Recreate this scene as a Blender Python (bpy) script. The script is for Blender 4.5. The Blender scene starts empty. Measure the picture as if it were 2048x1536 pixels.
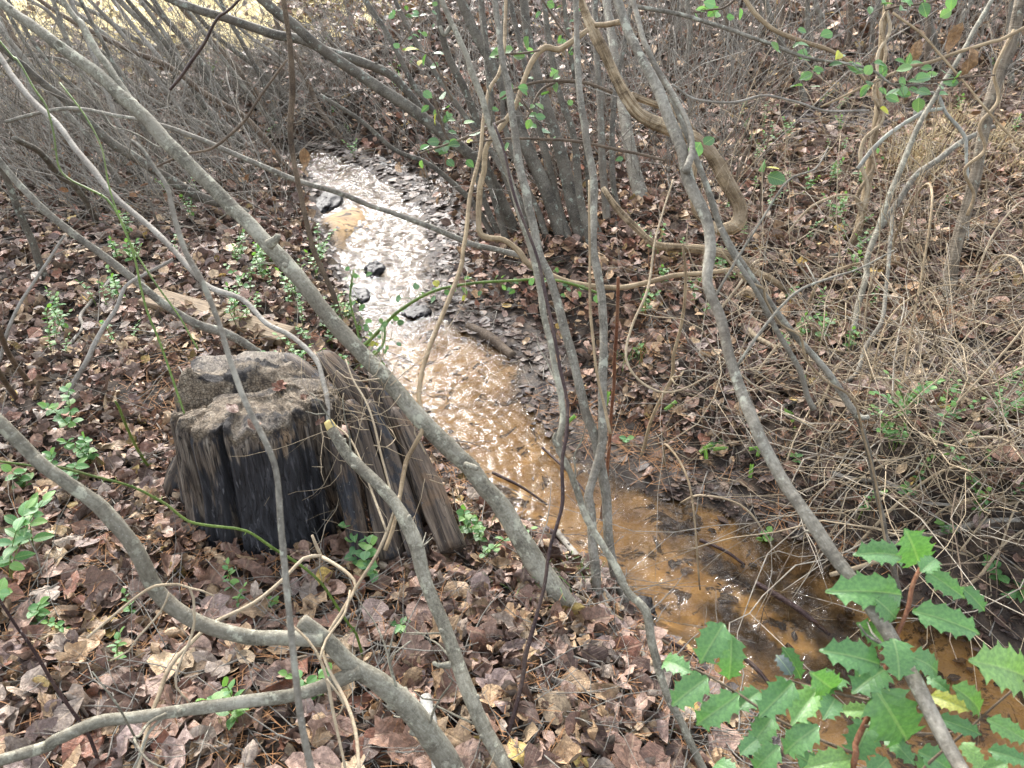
import bpy, math, random
import numpy as np
from mathutils import Vector, Matrix

random.seed(7)
rng = np.random.default_rng(7)
sc = bpy.context.scene
COL = sc.collection

# ------------------------------------------------------------------ camera
FPX = 1547.0
PITCH = math.radians(32.0)
CAMZ = 1.9
cam_d = bpy.data.cameras.new("camera")
cam = bpy.data.objects.new("camera", cam_d)
COL.objects.link(cam)
cam.location = (0, 0, CAMZ)
cam.rotation_euler = (math.pi / 2 - PITCH, 0, 0)
cam_d.sensor_width = 36.0
cam_d.lens = FPX / 2048 * 36.0
cam_d.clip_start = 0.05
cam_d.clip_end = 500
cam_d.dof.use_dof = True
cam_d.dof.focus_distance = 3.3
cam_d.dof.aperture_fstop = 9.0
sc.camera = cam

# ------------------------------------------------------------------ sky and sun (bright overcast)
SUN_EL, SUN_AZ = math.radians(35), math.radians(-20)      # azimuth measured from +Y towards +X
world = bpy.data.worlds.new("World")
sc.world = world
world.use_nodes = True
wn, wl = world.node_tree.nodes, world.node_tree.links
wn.clear()
wo = wn.new("ShaderNodeOutputWorld")
bg = wn.new("ShaderNodeBackground")
sky = wn.new("ShaderNodeTexSky")
sky.sky_type = 'NISHITA'
sky.sun_disc = False
sky.sun_elevation = SUN_EL
sky.sun_rotation = SUN_AZ
sky.air_density = 1.0
sky.dust_density = 2.5
sky.ozone_density = 1.0
hs = wn.new("ShaderNodeHueSaturation")
hs.inputs['Saturation'].default_value = 0.40
wl.new(sky.outputs[0], hs.inputs['Color'])
wl.new(hs.outputs[0], bg.inputs['Color'])
bg.inputs['Strength'].default_value = 0.15
wl.new(bg.outputs[0], wo.inputs['Surface'])

sun_d = bpy.data.lights.new("sun", 'SUN')
sun_d.energy = 0.95
sun_d.angle = math.radians(14)
sun_d.color = (1.0, 0.98, 0.95)
sun = bpy.data.objects.new("sun", sun_d)
COL.objects.link(sun)
sdir = Vector((math.sin(SUN_AZ) * math.cos(SUN_EL), math.cos(SUN_AZ) * math.cos(SUN_EL), math.sin(SUN_EL)))
sun.rotation_euler = (-sdir).to_track_quat('-Z', 'Y').to_euler()
sun.location = (0, 0, 12)

sc.view_settings.view_transform = 'Standard'
sc.view_settings.look = 'None'
sc.view_settings.gamma = 1.0
sc.view_settings.use_curve_mapping = False
sc.view_settings.exposure = 2.2
cy = sc.cycles
cy.max_bounces = 6
cy.diffuse_bounces = 2
cy.glossy_bounces = 3
cy.transmission_bounces = 3
cy.transparent_max_bounces = 8

# ------------------------------------------------------------------ picking real places along sight lines
FWD = np.array([0, math.cos(PITCH), -math.sin(PITCH)])
UPV = np.array([0, math.sin(PITCH), math.cos(PITCH)])
RGT = np.array([1.0, 0, 0])
CAM = np.array([0, 0, CAMZ])


def sight(px, py):
    return FWD + RGT * ((px - 1024) / FPX) + UPV * ((768 - py) / FPX)


def at(px, py, d):
    return CAM + sight(px, py) * d


def pix(p):
    q = np.asarray(p, float) - CAM
    d = q @ FWD
    return 1024 + FPX * (q @ RGT) / d, 768 - FPX * (q @ UPV) / d, d


def on_level(px, py, z):
    s = sight(px, py)
    return CAM + s * ((z - CAMZ) / s[2])


# ------------------------------------------------------------------ noise
def _hash(ix, iy, s):
    n = (ix * 374761393 + iy * 668265263 + s * 1274126177) & 0xffffffff
    n = ((n ^ (n >> 13)) * 1274126177) & 0xffffffff
    return ((n ^ (n >> 16)) & 0xffff) / 65535.0


def vnoise(x, y, s=0):
    x = np.asarray(x, float); y = np.asarray(y, float)
    ix = np.floor(x).astype(np.int64); iy = np.floor(y).astype(np.int64)
    fx = x - ix; fy = y - iy
    fx = fx * fx * (3 - 2 * fx); fy = fy * fy * (3 - 2 * fy)
    a = _hash(ix, iy, s); b = _hash(ix + 1, iy, s); c = _hash(ix, iy + 1, s); d = _hash(ix + 1, iy + 1, s)
    return (a + (b - a) * fx) * (1 - fy) + (c + (d - c) * fx) * fy - 0.5


def fbm(x, y, s=0, o=3):
    r, a = 0, 1.0
    for k in range(o):
        r = r + a * vnoise(np.asarray(x) * 2 ** k, np.asarray(y) * 2 ** k, s + k)
        a *= 0.5
    return r


def smooth(a, b, x):
    t = np.clip((x - a) / (b - a), 0, 1)
    return t * t * (3 - 2 * t)


# ------------------------------------------------------------------ stream course and terrain
WZ = -0.32
left_px = [(560, 312), (615, 345), (645, 385), (640, 440), (668, 500), (700, 595), (725, 645), (755, 705), (785, 770), (845, 850), (890, 905), (935, 960),
           (1000, 1012), (1090, 1065), (1150, 1115), (1230, 1165), (1300, 1245), (1380, 1310), (1470, 1390), (1560, 1490), (1640, 1640), (1700, 1800)]
right_px = [(2750, 1800), (2350, 1470), (2048, 1335), (1850, 1245), (1700, 1155), (1600, 1085), (1440, 1025), (1300, 988), (1215, 950), (1130, 905),
            (1075, 850), (1050, 790), (1045, 735), (985, 695), (905, 655), (845, 615), (862, 540), (855, 450), (805, 385), (725, 335), (640, 300)]
LB = np.array([on_level(x, y, WZ)[:2] for x, y in left_px])
RB = np.array([on_level(x, y, WZ)[:2] for x, y in right_px])
POLY = np.concatenate([LB, RB])
LS = LB[np.argsort(LB[:, 1])]; RS = RB[np.argsort(RB[:, 1])]


def centre_x(y):
    return 0.5 * (np.interp(y, LS[:, 1], LS[:, 0]) + np.interp(y, RS[:, 1], RS[:, 0]))


def stream_dist(x, y):
    x = np.atleast_1d(np.asarray(x, float)); y = np.atleast_1d(np.asarray(y, float))
    best = np.full(x.shape, 1e9); inside = np.zeros(x.shape, bool)
    n = len(POLY)
    for i in range(n):
        a, b = POLY[i], POLY[(i + 1) % n]
        e = b - a
        t = np.clip(((x - a[0]) * e[0] + (y - a[1]) * e[1]) / (e @ e), 0, 1)
        best = np.minimum(best, (x - a[0] - t * e[0]) ** 2 + (y - a[1] - t * e[1]) ** 2)
        c = (a[1] > y) != (b[1] > y)
        if abs(e[1]) > 1e-9:
            inside ^= c & (x < a[0] + (y - a[1]) / e[1] * e[0])
    d = np.sqrt(best) + 0.035 * fbm(x * 5, y * 5, 31, 2)
    return np.where(inside, -np.sqrt(best) + 0.035 * fbm(x * 5, y * 5, 31, 2), d)


BAR = on_level(695, 445, WZ)[:2]          # emerging sand bar in the upper stream


def height(x, y, sd=None):
    x = np.atleast_1d(np.asarray(x, float)); y = np.atleast_1d(np.asarray(y, float))
    if sd is None:
        sd = stream_dist(x, y)
    right = smooth(-0.1, 0.1, x - centre_x(y))
    o = np.maximum(sd, 0)
    hl = WZ + 0.33 * (1 - np.exp(-o / 0.38)) + 0.03 * np.maximum(o - 1.5, 0)
    near = smooth(3.2, 2.4, y)
    hr = WZ + 0.04 * smooth(0, 0.1, o) + (0.25 + 0.22 * near) * smooth(0.28 - 0.20 * near, 0.80 - 0.38 * near, o) + 0.075 * np.maximum(o - 0.6, 0)
    h = hl * (1 - right) + hr * right
    far = np.maximum(np.hypot(x * 0.55, y) - 8.0, 0)
    h = h + 0.10 * far * smooth(0, 1.5, far)
    amp = smooth(0.0, 0.5, o)
    h = h + amp * (0.10 * fbm(x * 0.8, y * 0.8, 3, 2) + 0.05 * fbm(x * 3.1, y * 3.1, 5, 3))
    h = h + smooth(0, 0.08, o) * 0.012 * fbm(x * 14, y * 14, 9, 2)
    i = np.minimum(sd, 0)
    bed = WZ - 0.075 * smooth(0.0, 0.22, -i) + 0.014 * fbm(x * 6, y * 6, 12, 3) - 0.004
    bar = np.exp(-(((x - BAR[0]) / 0.17) ** 2 + ((y - BAR[1]) / 0.55) ** 2) ** 1.5)
    bed = bed + 0.105 * bar
    return np.where(sd > 0, h, bed)


def ground(x, y):
    return float(height(x, y)[0])


def G(px, py, lift=0.0):
    """Where the sight line of a picture point meets the ground: (point, depth)."""
    s = sight(px, py)
    d = np.concatenate([np.linspace(1.0, 6, 260), np.linspace(6.02, 40, 400)])
    p = CAM + s * d[:, None]
    f = p[:, 2] - height(p[:, 0], p[:, 1]) - lift
    k = np.argmax(f < 0) if (f < 0).any() else len(d) - 1
    k = max(k, 1)
    t = f[k - 1] / (f[k - 1] - f[k] + 1e-9)
    dd = d[k - 1] + (d[k] - d[k - 1]) * t
    return CAM + s * dd, float(dd)


# ------------------------------------------------------------------ meshes
def make_mesh(name, V, faces, tc=None, col=None, smooth_sh=True, extra=None):
    V = np.asarray(V, np.float32)
    me = bpy.data.meshes.new(name)
    loops = np.concatenate([np.asarray(f, np.int32).ravel() for f in faces])
    tot = np.concatenate([np.full(len(f), np.asarray(f).shape[1], np.int32) for f in faces])
    start = np.concatenate([[0], np.cumsum(tot)[:-1]]).astype(np.int32)
    me.vertices.add(len(V)); me.vertices.foreach_set("co", V.ravel())
    me.loops.add(len(loops)); me.loops.foreach_set("vertex_index", loops)
    me.polygons.add(len(tot)); me.polygons.foreach_set("loop_start", start)
    me.polygons.foreach_set("loop_total", tot)
    me.polygons.foreach_set("use_smooth", np.full(len(tot), smooth_sh, bool))
    if tc is not None:
        a = me.attributes.new("tc", 'FLOAT_VECTOR', 'POINT'); a.data.foreach_set("vector", np.asarray(tc, np.float32).ravel())
    if col is not None:
        a = me.attributes.new("col", 'FLOAT_COLOR', 'POINT'); a.data.foreach_set("color", np.asarray(col, np.float32).ravel())
    me.update(calc_edges=True)
    return me


class MB:
    """collects pieces of ONE mesh"""
    def __init__(s):
        s.V, s.Q, s.T, s.tc, s.col, s.n = [], [], [], [], [], 0

    def add(s, V, faces, tc=None, col=None):
        V = np.asarray(V, float)
        for f in faces:
            f = np.asarray(f, np.int64)
            (s.Q if f.shape[1] == 4 else s.T).append(f + s.n)
        s.V.append(V)
        s.tc.append(np.zeros((len(V), 3)) if tc is None else np.asarray(tc, float))
        c = np.ones((len(V), 4)) if col is None else np.broadcast_to(np.asarray(col, float), (len(V), 4))
        s.col.append(c)
        s.n += len(V)

    def mesh(s, name, origin=(0, 0, 0), sm=True):
        f = []
        if s.Q: f.append(np.concatenate(s.Q))
        if s.T: f.append(np.concatenate(s.T))
        return make_mesh(name, np.concatenate(s.V) - np.asarray(origin), f, np.concatenate(s.tc), np.concatenate(s.col), sm)


def resample(P, R, step):
    """Catmull-Rom through P (n,3) with radii R."""
    P = np.asarray(P, float); R = np.asarray(R, float)
    if len(P) == 2:
        L = np.linalg.norm(P[1] - P[0]); n = max(2, int(L / step) + 1)
        t = np.linspace(0, 1, n)[:, None]
        return P[0] + (P[1] - P[0]) * t, R[0] + (R[1] - R[0]) * t[:, 0]
    A = np.vstack([2 * P[0] - P[1], P, 2 * P[-1] - P[-2]])
    out, rad = [], []
    for i in range(len(P) - 1):
        p0, p1, p2, p3 = A[i], A[i + 1], A[i + 2], A[i + 3]
        n = max(1, int(np.ceil(np.linalg.norm(p2 - p1) / step)))
        t = (np.arange(n) / n)[:, None]
        out.append(0.5 * (2 * p1 + (p2 - p0) * t + (2 * p0 - 5 * p1 + 4 * p2 - p3) * t ** 2 + (3 * p1 - p0 - 3 * p2 + p3) * t ** 3))
        rad.append(R[i] + (R[i + 1] - R[i]) * t[:, 0])
    out.append(P[-1:]); rad.append(R[-1:])
    return np.concatenate(out), np.concatenate(rad)


def tube(P, R, ns=8, seed=0, rough=0.0, flat=1.0, tip=None, ridge=0.0):
    """Swept tube. tc = (r cos, r sin, length) in metres; ends capped. rough = relative radius noise."""
    P = np.asarray(P, float); R = np.asarray(R, float)
    n = len(P)
    T = np.gradient(P, axis=0); T /= np.linalg.norm(T, axis=1)[:, None] + 1e-12
    u = np.cross(T[0], [0.3, 0.2, 1.0]) if abs(T[0][2]) < 0.9 else np.cross(T[0], [1.0, 0.2, 0])
    u /= np.linalg.norm(u)
    U = np.empty_like(P)
    for i in range(n):
        u = u - T[i] * (u @ T[i]); u = u / (np.linalg.norm(u) + 1e-12)
        U[i] = u
    B = np.cross(T, U)
    a = np.arange(ns) * 2 * np.pi / ns
    L = np.concatenate([[0], np.cumsum(np.linalg.norm(np.diff(P, axis=0), axis=1))])
    RR = np.repeat(R[:, None], ns, 1)
    if rough:
        rm = max(R.mean(), 1e-4)
        ca, sa = np.cos(a)[None, :], np.sin(a)[None, :]
        RR = RR * (1 + rough * (1.6 * vnoise(L[:, None] / (rm * 6) + 0 * ca + seed * 7.3, ca * 0.8 + 0 * L[:, None], seed) + 0.9 * vnoise(L[:, None] / (rm * 1.6) + sa, ca * 1.5 + 3 + 0 * L[:, None], seed + 5)))
    if ridge:
        RR = RR * (1 + ridge * (1.3 * vnoise(np.cos(a)[None, :] * 2.2 + seed * 3 + 0 * L[:, None], np.sin(a)[None, :] * 2.2 + L[:, None] * 1.5, seed + 40) + vnoise(np.cos(a)[None, :] * 6 + seed + 0 * L[:, None], np.sin(a)[None, :] * 6 + L[:, None] * 3, seed + 41)))
    V = P[:, None, :] + RR[..., None] * (np.cos(a)[None, :, None] * U[:, None, :] + flat * np.sin(a)[None, :, None] * B[:, None, :])
    tc = np.stack([RR * np.cos(a), RR * np.sin(a), np.repeat(L[:, None], ns, 1)], -1).reshape(-1, 3)
    V = V.reshape(-1, 3)
    i = np.arange(n - 1)[:, None] * ns; j = np.arange(ns)[None, :]; j2 = (j + 1) % ns
    Q = np.stack([i + j, i + j2, i + ns + j2, i + ns + j], -1).reshape(-1, 4)
    V = np.vstack([V, P[0] - T[0] * R[0] * 0.2, P[-1] + T[-1] * R[-1] * (0.25 if tip is None else tip)])
    tc = np.vstack([tc, [0, 0, 0], [0, 0, L[-1]]])
    k = n * ns
    jj = np.arange(ns)
    T1 = np.stack([np.full(ns, k), (jj + 1) % ns, jj], -1)
    T2 = np.stack([np.full(ns, k + 1), (n - 1) * ns + jj, (n - 1) * ns + (jj + 1) % ns], -1)
    return V, [Q, np.vstack([T1, T2])], tc


# ------------------------------------------------------------------ objects
def tag(o, label=None, cat=None, group=None, kind=None):
    if label: o['label'] = label
    if cat: o['category'] = cat
    if group: o['group'] = group
    if kind: o['kind'] = kind
    return o


def link(name, me, mat=None, parent=None, loc=(0, 0, 0)):
    o = bpy.data.objects.new(name, me)
    COL.objects.link(o)
    if mat is not None and len(me.materials) == 0:
        me.materials.append(mat)
    if parent is not None:
        o.parent = parent
    o.location = loc
    return o


def thing(name, label, cat, loc, group=None):
    o = bpy.data.objects.new(name, None)
    o.empty_display_size = 0.05
    COL.objects.link(o)
    o.location = Vector(loc)
    return tag(o, label, cat, group)


def copy_tree(src, parent=None):
    c = src.copy(); COL.objects.link(c)
    if parent is not None:
        c.parent = parent
    for ch in src.children:
        copy_tree(ch, c)
    return c


# ------------------------------------------------------------------ materials
class NT:
    def __init__(s, name):
        s.m = bpy.data.materials.new(name); s.m.use_nodes = True
        s.t = s.m.node_tree; s.t.nodes.clear()
        s.out = s.n("ShaderNodeOutputMaterial")

    def n(s, typ, **kw):
        x = s.t.nodes.new(typ)
        for k, v in kw.items():
            setattr(x, k, v)
        return x

    def l(s, a, b):
        s.t.links.new(a, b)

    def inp(s, sock, v):
        if isinstance(v, bpy.types.NodeSocket): s.l(v, sock)
        elif v is not None: sock.default_value = v

    def math(s, op, a, b=None, clamp=False):
        x = s.n("ShaderNodeMath", operation=op); x.use_clamp = clamp
        s.inp(x.inputs[0], a); s.inp(x.inputs[1], b)
        return x.outputs[0]

    def noise(s, vec, scale, detail=4, rough=0.55, dist=0.0):
        x = s.n("ShaderNodeTexNoise")
        x.inputs['Scale'].default_value = scale; x.inputs['Detail'].default_value = detail
        x.inputs['Roughness'].default_value = rough; x.inputs['Distortion'].default_value = dist
        if vec is not None: s.l(vec, x.inputs['Vector'])
        return x.outputs[0]

    def voro(s, vec, scale, feature='F1'):
        x = s.n("ShaderNodeTexVoronoi", feature=feature)
        x.inputs['Scale'].default_value = scale
        if vec is not None: s.l(vec, x.inputs['Vector'])
        return x

    def ramp(s, fac, stops):
        x = s.n("ShaderNodeValToRGB")
        el = x.color_ramp.elements
        while len(el) < len(stops): el.new(0.5)
        for e, (p, c) in zip(el, stops):
            e.position = p; e.color = (*c, 1) if len(c) == 3 else c
        s.l(fac, x.inputs[0])
        return x.outputs[0]

    def sstep(s, v, a, b):
        x = s.n("ShaderNodeMapRange", interpolation_type='SMOOTHSTEP')
        s.l(v, x.inputs[0]); x.inputs[1].default_value = a; x.inputs[2].default_value = b
        return x.outputs[0]

    def mix(s, fac, a, b, blend='MIX'):
        x = s.n("ShaderNodeMix", data_type='RGBA', blend_type=blend)
        s.inp(x.inputs[0], fac)
        for k, v in ((6, a), (7, b)):
            if isinstance(v, tuple): v = (*v, 1) if len(v) == 3 else v
            s.inp(x.inputs[k], v)
        return x.outputs[2]

    def vmul(s, vec, v):
        x = s.n("ShaderNodeVectorMath", operation='MULTIPLY')
        s.l(vec, x.inputs[0]); x.inputs[1].default_value = v
        return x.outputs[0]

    def attr(s, name):
        x = s.n("ShaderNodeAttribute"); x.attribute_name = name
        return x

    def bump(s, h, strength, dist, nrm=None):
        x = s.n("ShaderNodeBump")
        x.inputs['Strength'].default_value = strength; x.inputs['Distance'].default_value = dist
        s.l(h, x.inputs['Height'])
        if nrm is not None: s.l(nrm, x.inputs['Normal'])
        return x.outputs[0]

    def principled(s, color, rough=0.7, nrm=None, spec=0.4):
        p = s.n("ShaderNodeBsdfPrincipled")
        s.inp(p.inputs['Base Color'], (*color, 1) if isinstance(color, tuple) else color)
        s.inp(p.inputs['Roughness'], rough)
        s.inp(p.inputs['Specular IOR Level'], spec)
        if nrm is not None: s.l(nrm, p.inputs['Normal'])
        return p

    def done(s, shader):
        s.l(shader, s.out.inputs[0])
        return s.m


def bark(name, dark, mid, light, lichen=0.25, lich_col=(0.42, 0.45, 0.38), fib=0.0, bscale=1.0, rough=0.75, fs=260):
    k_ = 0.82
    dark, mid, light, lich_col = [tuple(x * k_ * q for x, q in zip(c, (1.03, 1.0, 0.93))) for c in (dark, mid, light, lich_col)]
    m = NT(name)
    tc = m.attr("tc").outputs['Vector']
    oi = m.n("ShaderNodeObjectInfo")
    add = m.n("ShaderNodeVectorMath", operation='ADD'); m.l(tc, add.inputs[0]); m.l(oi.outputs['Random'], add.inputs[1])
    v = add.outputs[0]
    big = m.noise(v, 9, 3)
    if fib:
        fine = m.noise(m.vmul(v, (1, 1, 0.07)), fs, 4, 0.6)
    else:
        fine = m.noise(m.vmul(v, (1, 1, 0.6)), 150, 5, 0.65)
    c = m.ramp(m.math('ADD', m.math('MULTIPLY', big, 0.55), m.math('MULTIPLY', fine, 0.45)), [(0.36, dark), (0.5, mid), (0.62, light)])
    ring = m.noise(m.vmul(v, (0.35, 0.35, 2.2)), 60, 3, 0.6)
    c = m.mix(m.math('MULTIPLY', m.sstep(ring, 0.56, 0.66), 0.35), c, light)
    c = m.mix(m.math('MULTIPLY', m.sstep(m.noise(m.vmul(v, (0.5, 0.5, 1.0)), 17, 5, 0.7), 0.53, 0.66), 0.7), c, dark)
    if lichen:
        lm = m.noise(v, 22, 5, 0.7)
        lm = m.sstep(lm, 0.62 - lichen * 0.2, 0.70 - lichen * 0.2)
        c = m.mix(m.math('MULTIPLY', lm, 0.8), c, lich_col)
    zone = m.noise(m.vmul(v, (1, 1, 1)), 4.5, 2, 0.5)
    c = m.mix(m.math('MULTIPLY', m.sstep(zone, 0.5, 0.62), 0.45), c, m.mix(0.5, dark, (0.10, 0.07, 0.045)))
    spots = m.voro(v, 120)
    c = m.mix(m.math('MULTIPLY', m.math('LESS_THAN', spots.outputs[0], 0.15), 0.28), c, (0.42, 0.40, 0.35))
    h = m.math('ADD', m.math('MULTIPLY', fine, 1.0), m.math('MULTIPLY', ring, 0.7))
    nb = m.bump(h, 0.55 if not fib else 0.9, 0.004 * bscale)
    return m.done(m.principled(c, rough, nb, 0.25).outputs[0])


M = {}
M['bark_grey'] = bark("bark_grey", (0.085, 0.075, 0.062), (0.20, 0.185, 0.155), (0.34, 0.32, 0.275), 0.34, (0.42, 0.43, 0.36))
M['bark_olive'] = bark("bark_olive", (0.095, 0.085, 0.066), (0.225, 0.212, 0.168), (0.37, 0.355, 0.295), 0.36, (0.45, 0.45, 0.36))
M['bark_alder'] = bark("bark_alder", (0.055, 0.048, 0.04), (0.125, 0.112, 0.092), (0.21, 0.195, 0.165), 0.30, (0.34, 0.38, 0.33))
M['bark_brown'] = bark("bark_brown", (0.06, 0.042, 0.03), (0.14, 0.105, 0.075), (0.24, 0.185, 0.135), 0.0)
M['bark_dark'] = bark("bark_dark", (0.022, 0.012, 0.012), (0.05, 0.028, 0.026), (0.11, 0.075, 0.065), 0.0, rough=0.5)
M['bark_red'] = bark("bark_red", (0.10, 0.035, 0.018), (0.20, 0.085, 0.045), (0.30, 0.16, 0.09), 0.0)
M['vine_tan'] = bark("vine_tan", (0.17, 0.12, 0.07), (0.33, 0.25, 0.155), (0.47, 0.375, 0.25), 0.0, fib=1)
M['vine_shag'] = bark("vine_shag", (0.07, 0.045, 0.025), (0.36, 0.27, 0.17), (0.62, 0.50, 0.35), 0.0, fib=1, bscale=4, fs=95)
M['twig_pale'] = bark("twig_pale", (0.26, 0.20, 0.13), (0.42, 0.34, 0.235), (0.55, 0.46, 0.34), 0.0)
M['twig_bleached'] = bark("twig_bleached", (0.22, 0.19, 0.15), (0.40, 0.36, 0.30), (0.58, 0.53, 0.46), 0.0)
M['twig_grey'] = bark("twig_grey", (0.14, 0.125, 0.108), (0.28, 0.262, 0.232), (0.44, 0.42, 0.385), 0.0)
M['twig_lichen'] = bark("twig_lichen", (0.2, 0.2, 0.18), (0.34, 0.34, 0.31), (0.5, 0.51, 0.47), 0.4)
M['bark_flaky'] = bark("bark_flaky", (0.07, 0.055, 0.04), (0.22, 0.18, 0.135), (0.40, 0.345, 0.27), 0.1, fib=1, bscale=4, fs=120)
M['green_stem'] = bark("green_stem", (0.06, 0.10, 0.02), (0.12, 0.19, 0.035), (0.21, 0.28, 0.08), 0.0, rough=0.45)
M['pale_lichen'] = bark("pale_lichen", (0.3, 0.3, 0.28), (0.5, 0.5, 0.48), (0.7, 0.7, 0.67), 0.2)


def leaf_mat(name, source, green=False):
    """source 'attr' (col attribute) or 'object' (object colour); alpha = wetness. tc = (u, v, rnd)."""
    m = NT(name)
    tc = m.attr("tc").outputs['Vector']
    if source == 'attr':
        a = m.attr("col"); col, wet = a.outputs['Color'], a.outputs['Alpha']
    else:
        a = m.n("ShaderNodeObjectInfo"); col, wet = a.outputs['Color'], a.outputs['Alpha']
    geo = m.n("ShaderNodeNewGeometry")
    sx = m.n("ShaderNodeSeparateXYZ"); m.l(tc, sx.inputs[0])
    u = m.math('ABSOLUTE', sx.outputs[0]); v = sx.outputs[1]
    mid = m.sstep(u, 0.035, 0.012)
    side = m.math('SINE', m.math('MULTIPLY', m.math('SUBTRACT', v, m.math('MULTIPLY', u, 0.8)), 42))
    side = m.sstep(side, 0.82, 0.98)
    vein = m.math('MAXIMUM', mid, m.math('MULTIPLY', side, 0.55))
    pn = m.noise(geo.outputs['Position'], 70, 4, 0.6)
    if green:
        c = m.mix(m.math('MULTIPLY', pn, 0.5), col, m.mix(0.6, col, (0.02, 0.05, 0.015)))
        c = m.mix(m.math('MULTIPLY', vein, 0.45), c, (0.30, 0.38, 0.16))
        h = m.math('ADD', m.math('MULTIPLY', vein, -1.0), m.math('MULTIPLY', pn, 0.3))
        nb = m.bump(h, 0.3, 0.002)
        p = m.principled(c, 0.45, nb, 0.35)
        tr = m.n("ShaderNodeBsdfTranslucent"); m.l(m.mix(1.0, c, (1.5, 1.9, 0.6), 'MULTIPLY'), tr.inputs[0])
        ms = m.n("ShaderNodeMixShader"); ms.inputs[0].default_value = 0.25
        m.l(p.outputs[0], ms.inputs[1]); m.l(tr.outputs[0], ms.inputs[2])
        return m.done(ms.outputs[0])
    pale = m.mix(0.32, col, (0.42, 0.36, 0.31))
    c = m.mix(m.math('MULTIPLY', geo.outputs['Backfacing'], m.math('SUBTRACT', 1.0, wet, True)), col, pale)
    c = m.mix(m.sstep(pn, 0.42, 0.68), m.mix(0.5, c, (0.05, 0.03, 0.022)), c)
    c = m.mix(m.math('MULTIPLY', m.sstep(m.noise(geo.outputs['Position'], 260, 2, 0.5), 0.60, 0.70), 0.5), c, (0.03, 0.02, 0.015))
    c = m.mix(m.math('MULTIPLY', vein, 0.35), c, m.mix(0.6, c, (0.5, 0.38, 0.24)))
    h = m.math('ADD', m.math('MULTIPLY', vein, -0.8), pn)
    nb = m.bump(m.noise(geo.outputs['Position'], 26, 3, 0.6), 0.7, 0.014)
    nb = m.bump(h, 0.6, 0.004, nb)
    rg = m.math('SUBTRACT', 0.55, m.math('MULTIPLY', wet, 0.14))
    return m.done(m.principled(c, rg, nb, 0.35).outputs[0])


M['litter'] = leaf_mat("dead_leaf_litter", 'attr')
M['leaf_dead'] = leaf_mat("dead_leaf", 'object')
M['leaf_green'] = leaf_mat("green_leaf", 'object', True)


def ground_mat():
    m = NT("forest_floor")
    z = m.attr("col")
    sep = m.n("ShaderNodeSeparateColor"); m.l(z.outputs['Color'], sep.inputs[0])
    wet, sand, straw = sep.outputs
    geo = m.n("ShaderNodeNewGeometry"); P = geo.outputs['Position']
    n1 = m.noise(P, 18, 5, 0.6); n2 = m.noise(P, 90, 4, 0.65)
    soil = m.ramp(n1, [(0.3, (0.022, 0.016, 0.011)), (0.55, (0.055, 0.039, 0.028)), (0.75, (0.11, 0.08, 0.055))])
    vo = m.voro(P, 16)
    leafc = m.ramp(m.noise(vo.outputs['Position'], 7, 2), [(0.3, (0.07, 0.042, 0.03)), (0.45, (0.20, 0.125, 0.085)), (0.6, (0.27, 0.18, 0.13)), (0.75, (0.16, 0.09, 0.06))])
    soil = m.mix(m.sstep(vo.outputs[0], 0.042, 0.030), soil, leafc)
    mud = m.ramp(n1, [(0.3, (0.016, 0.012, 0.010)), (0.5, (0.05, 0.036, 0.026)), (0.72, (0.13, 0.09, 0.056))])
    c = m.mix(wet, soil, mud)
    sandc = m.ramp(m.noise(P, 5, 5, 0.6), [(0.30, (0.24, 0.14, 0.055)), (0.46, (0.42, 0.26, 0.105)), (0.68, (0.52, 0.345, 0.155))])
    sandc = m.mix(m.math('MULTIPLY', m.sstep(n2, 0.55, 0.75), 0.4), sandc, (0.12, 0.065, 0.03))
    deb = m.noise(P, 7, 7, 0.72, 0.8)
    sandc = m.mix(m.math('MULTIPLY', m.sstep(deb, 0.535, 0.60), 0.93), sandc, (0.045, 0.028, 0.013))
    c = m.mix(sand, c, sandc)
    sunlit_straw = m.ramp(m.noise(P, 3, 5, 0.7), [(0.3, (0.30, 0.24, 0.06)), (0.5, (0.62, 0.48, 0.20)), (0.7, (0.80, 0.68, 0.38))])  # dry grass colour, brightened so the far field looks sunlit
    c = m.mix(straw, c, sunlit_straw)
    nb = m.bump(m.math('ADD', m.noise(P, 40, 6, 0.7), m.math('MULTIPLY', n2, 0.5)), 0.8, 0.012)
    rg = m.math('SUBTRACT', 0.85, m.math('MULTIPLY', wet, 0.22))
    return m.done(m.principled(c, rg, nb, 0.3).outputs[0])


M['ground'] = ground_mat()


def water_mat():
    m = NT("stream_water")
    geo = m.n("ShaderNodeNewGeometry"); P = geo.outputs['Position']
    w1 = m.noise(m.vmul(P, (1, 1.5, 1)), 17, 2, 0.5, 1.2)
    w2 = m.noise(m.vmul(P, (1, 1.3, 1)), 52, 2, 0.5, 0.6)
    w3 = m.noise(P, 6, 2, 0.5)
    h = m.math('ADD', m.math('ADD', m.math('MULTIPLY', w1, 1.0), m.math('MULTIPLY', w2, 0.30)), m.math('MULTIPLY', w3, 0.9))
    nb = m.bump(h, 1.0, 0.009)
    fr = m.n("ShaderNodeFresnel"); fr.inputs[0].default_value = 1.34; m.l(nb, fr.inputs[1])
    tr = m.n("ShaderNodeBsdfTransparent"); tr.inputs[0].default_value = (0.95, 0.87, 0.72, 1)
    gl = m.n("ShaderNodeBsdfGlossy"); gl.inputs['Roughness'].default_value = 0.03; m.l(nb, gl.inputs['Normal'])
    ms = m.n("ShaderNodeMixShader")
    m.l(fr.outputs[0], ms.inputs[0]); m.l(tr.outputs[0], ms.inputs[1]); m.l(gl.outputs[0], ms.inputs[2])
    return m.done(ms.outputs[0])


M['water'] = water_mat()


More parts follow.
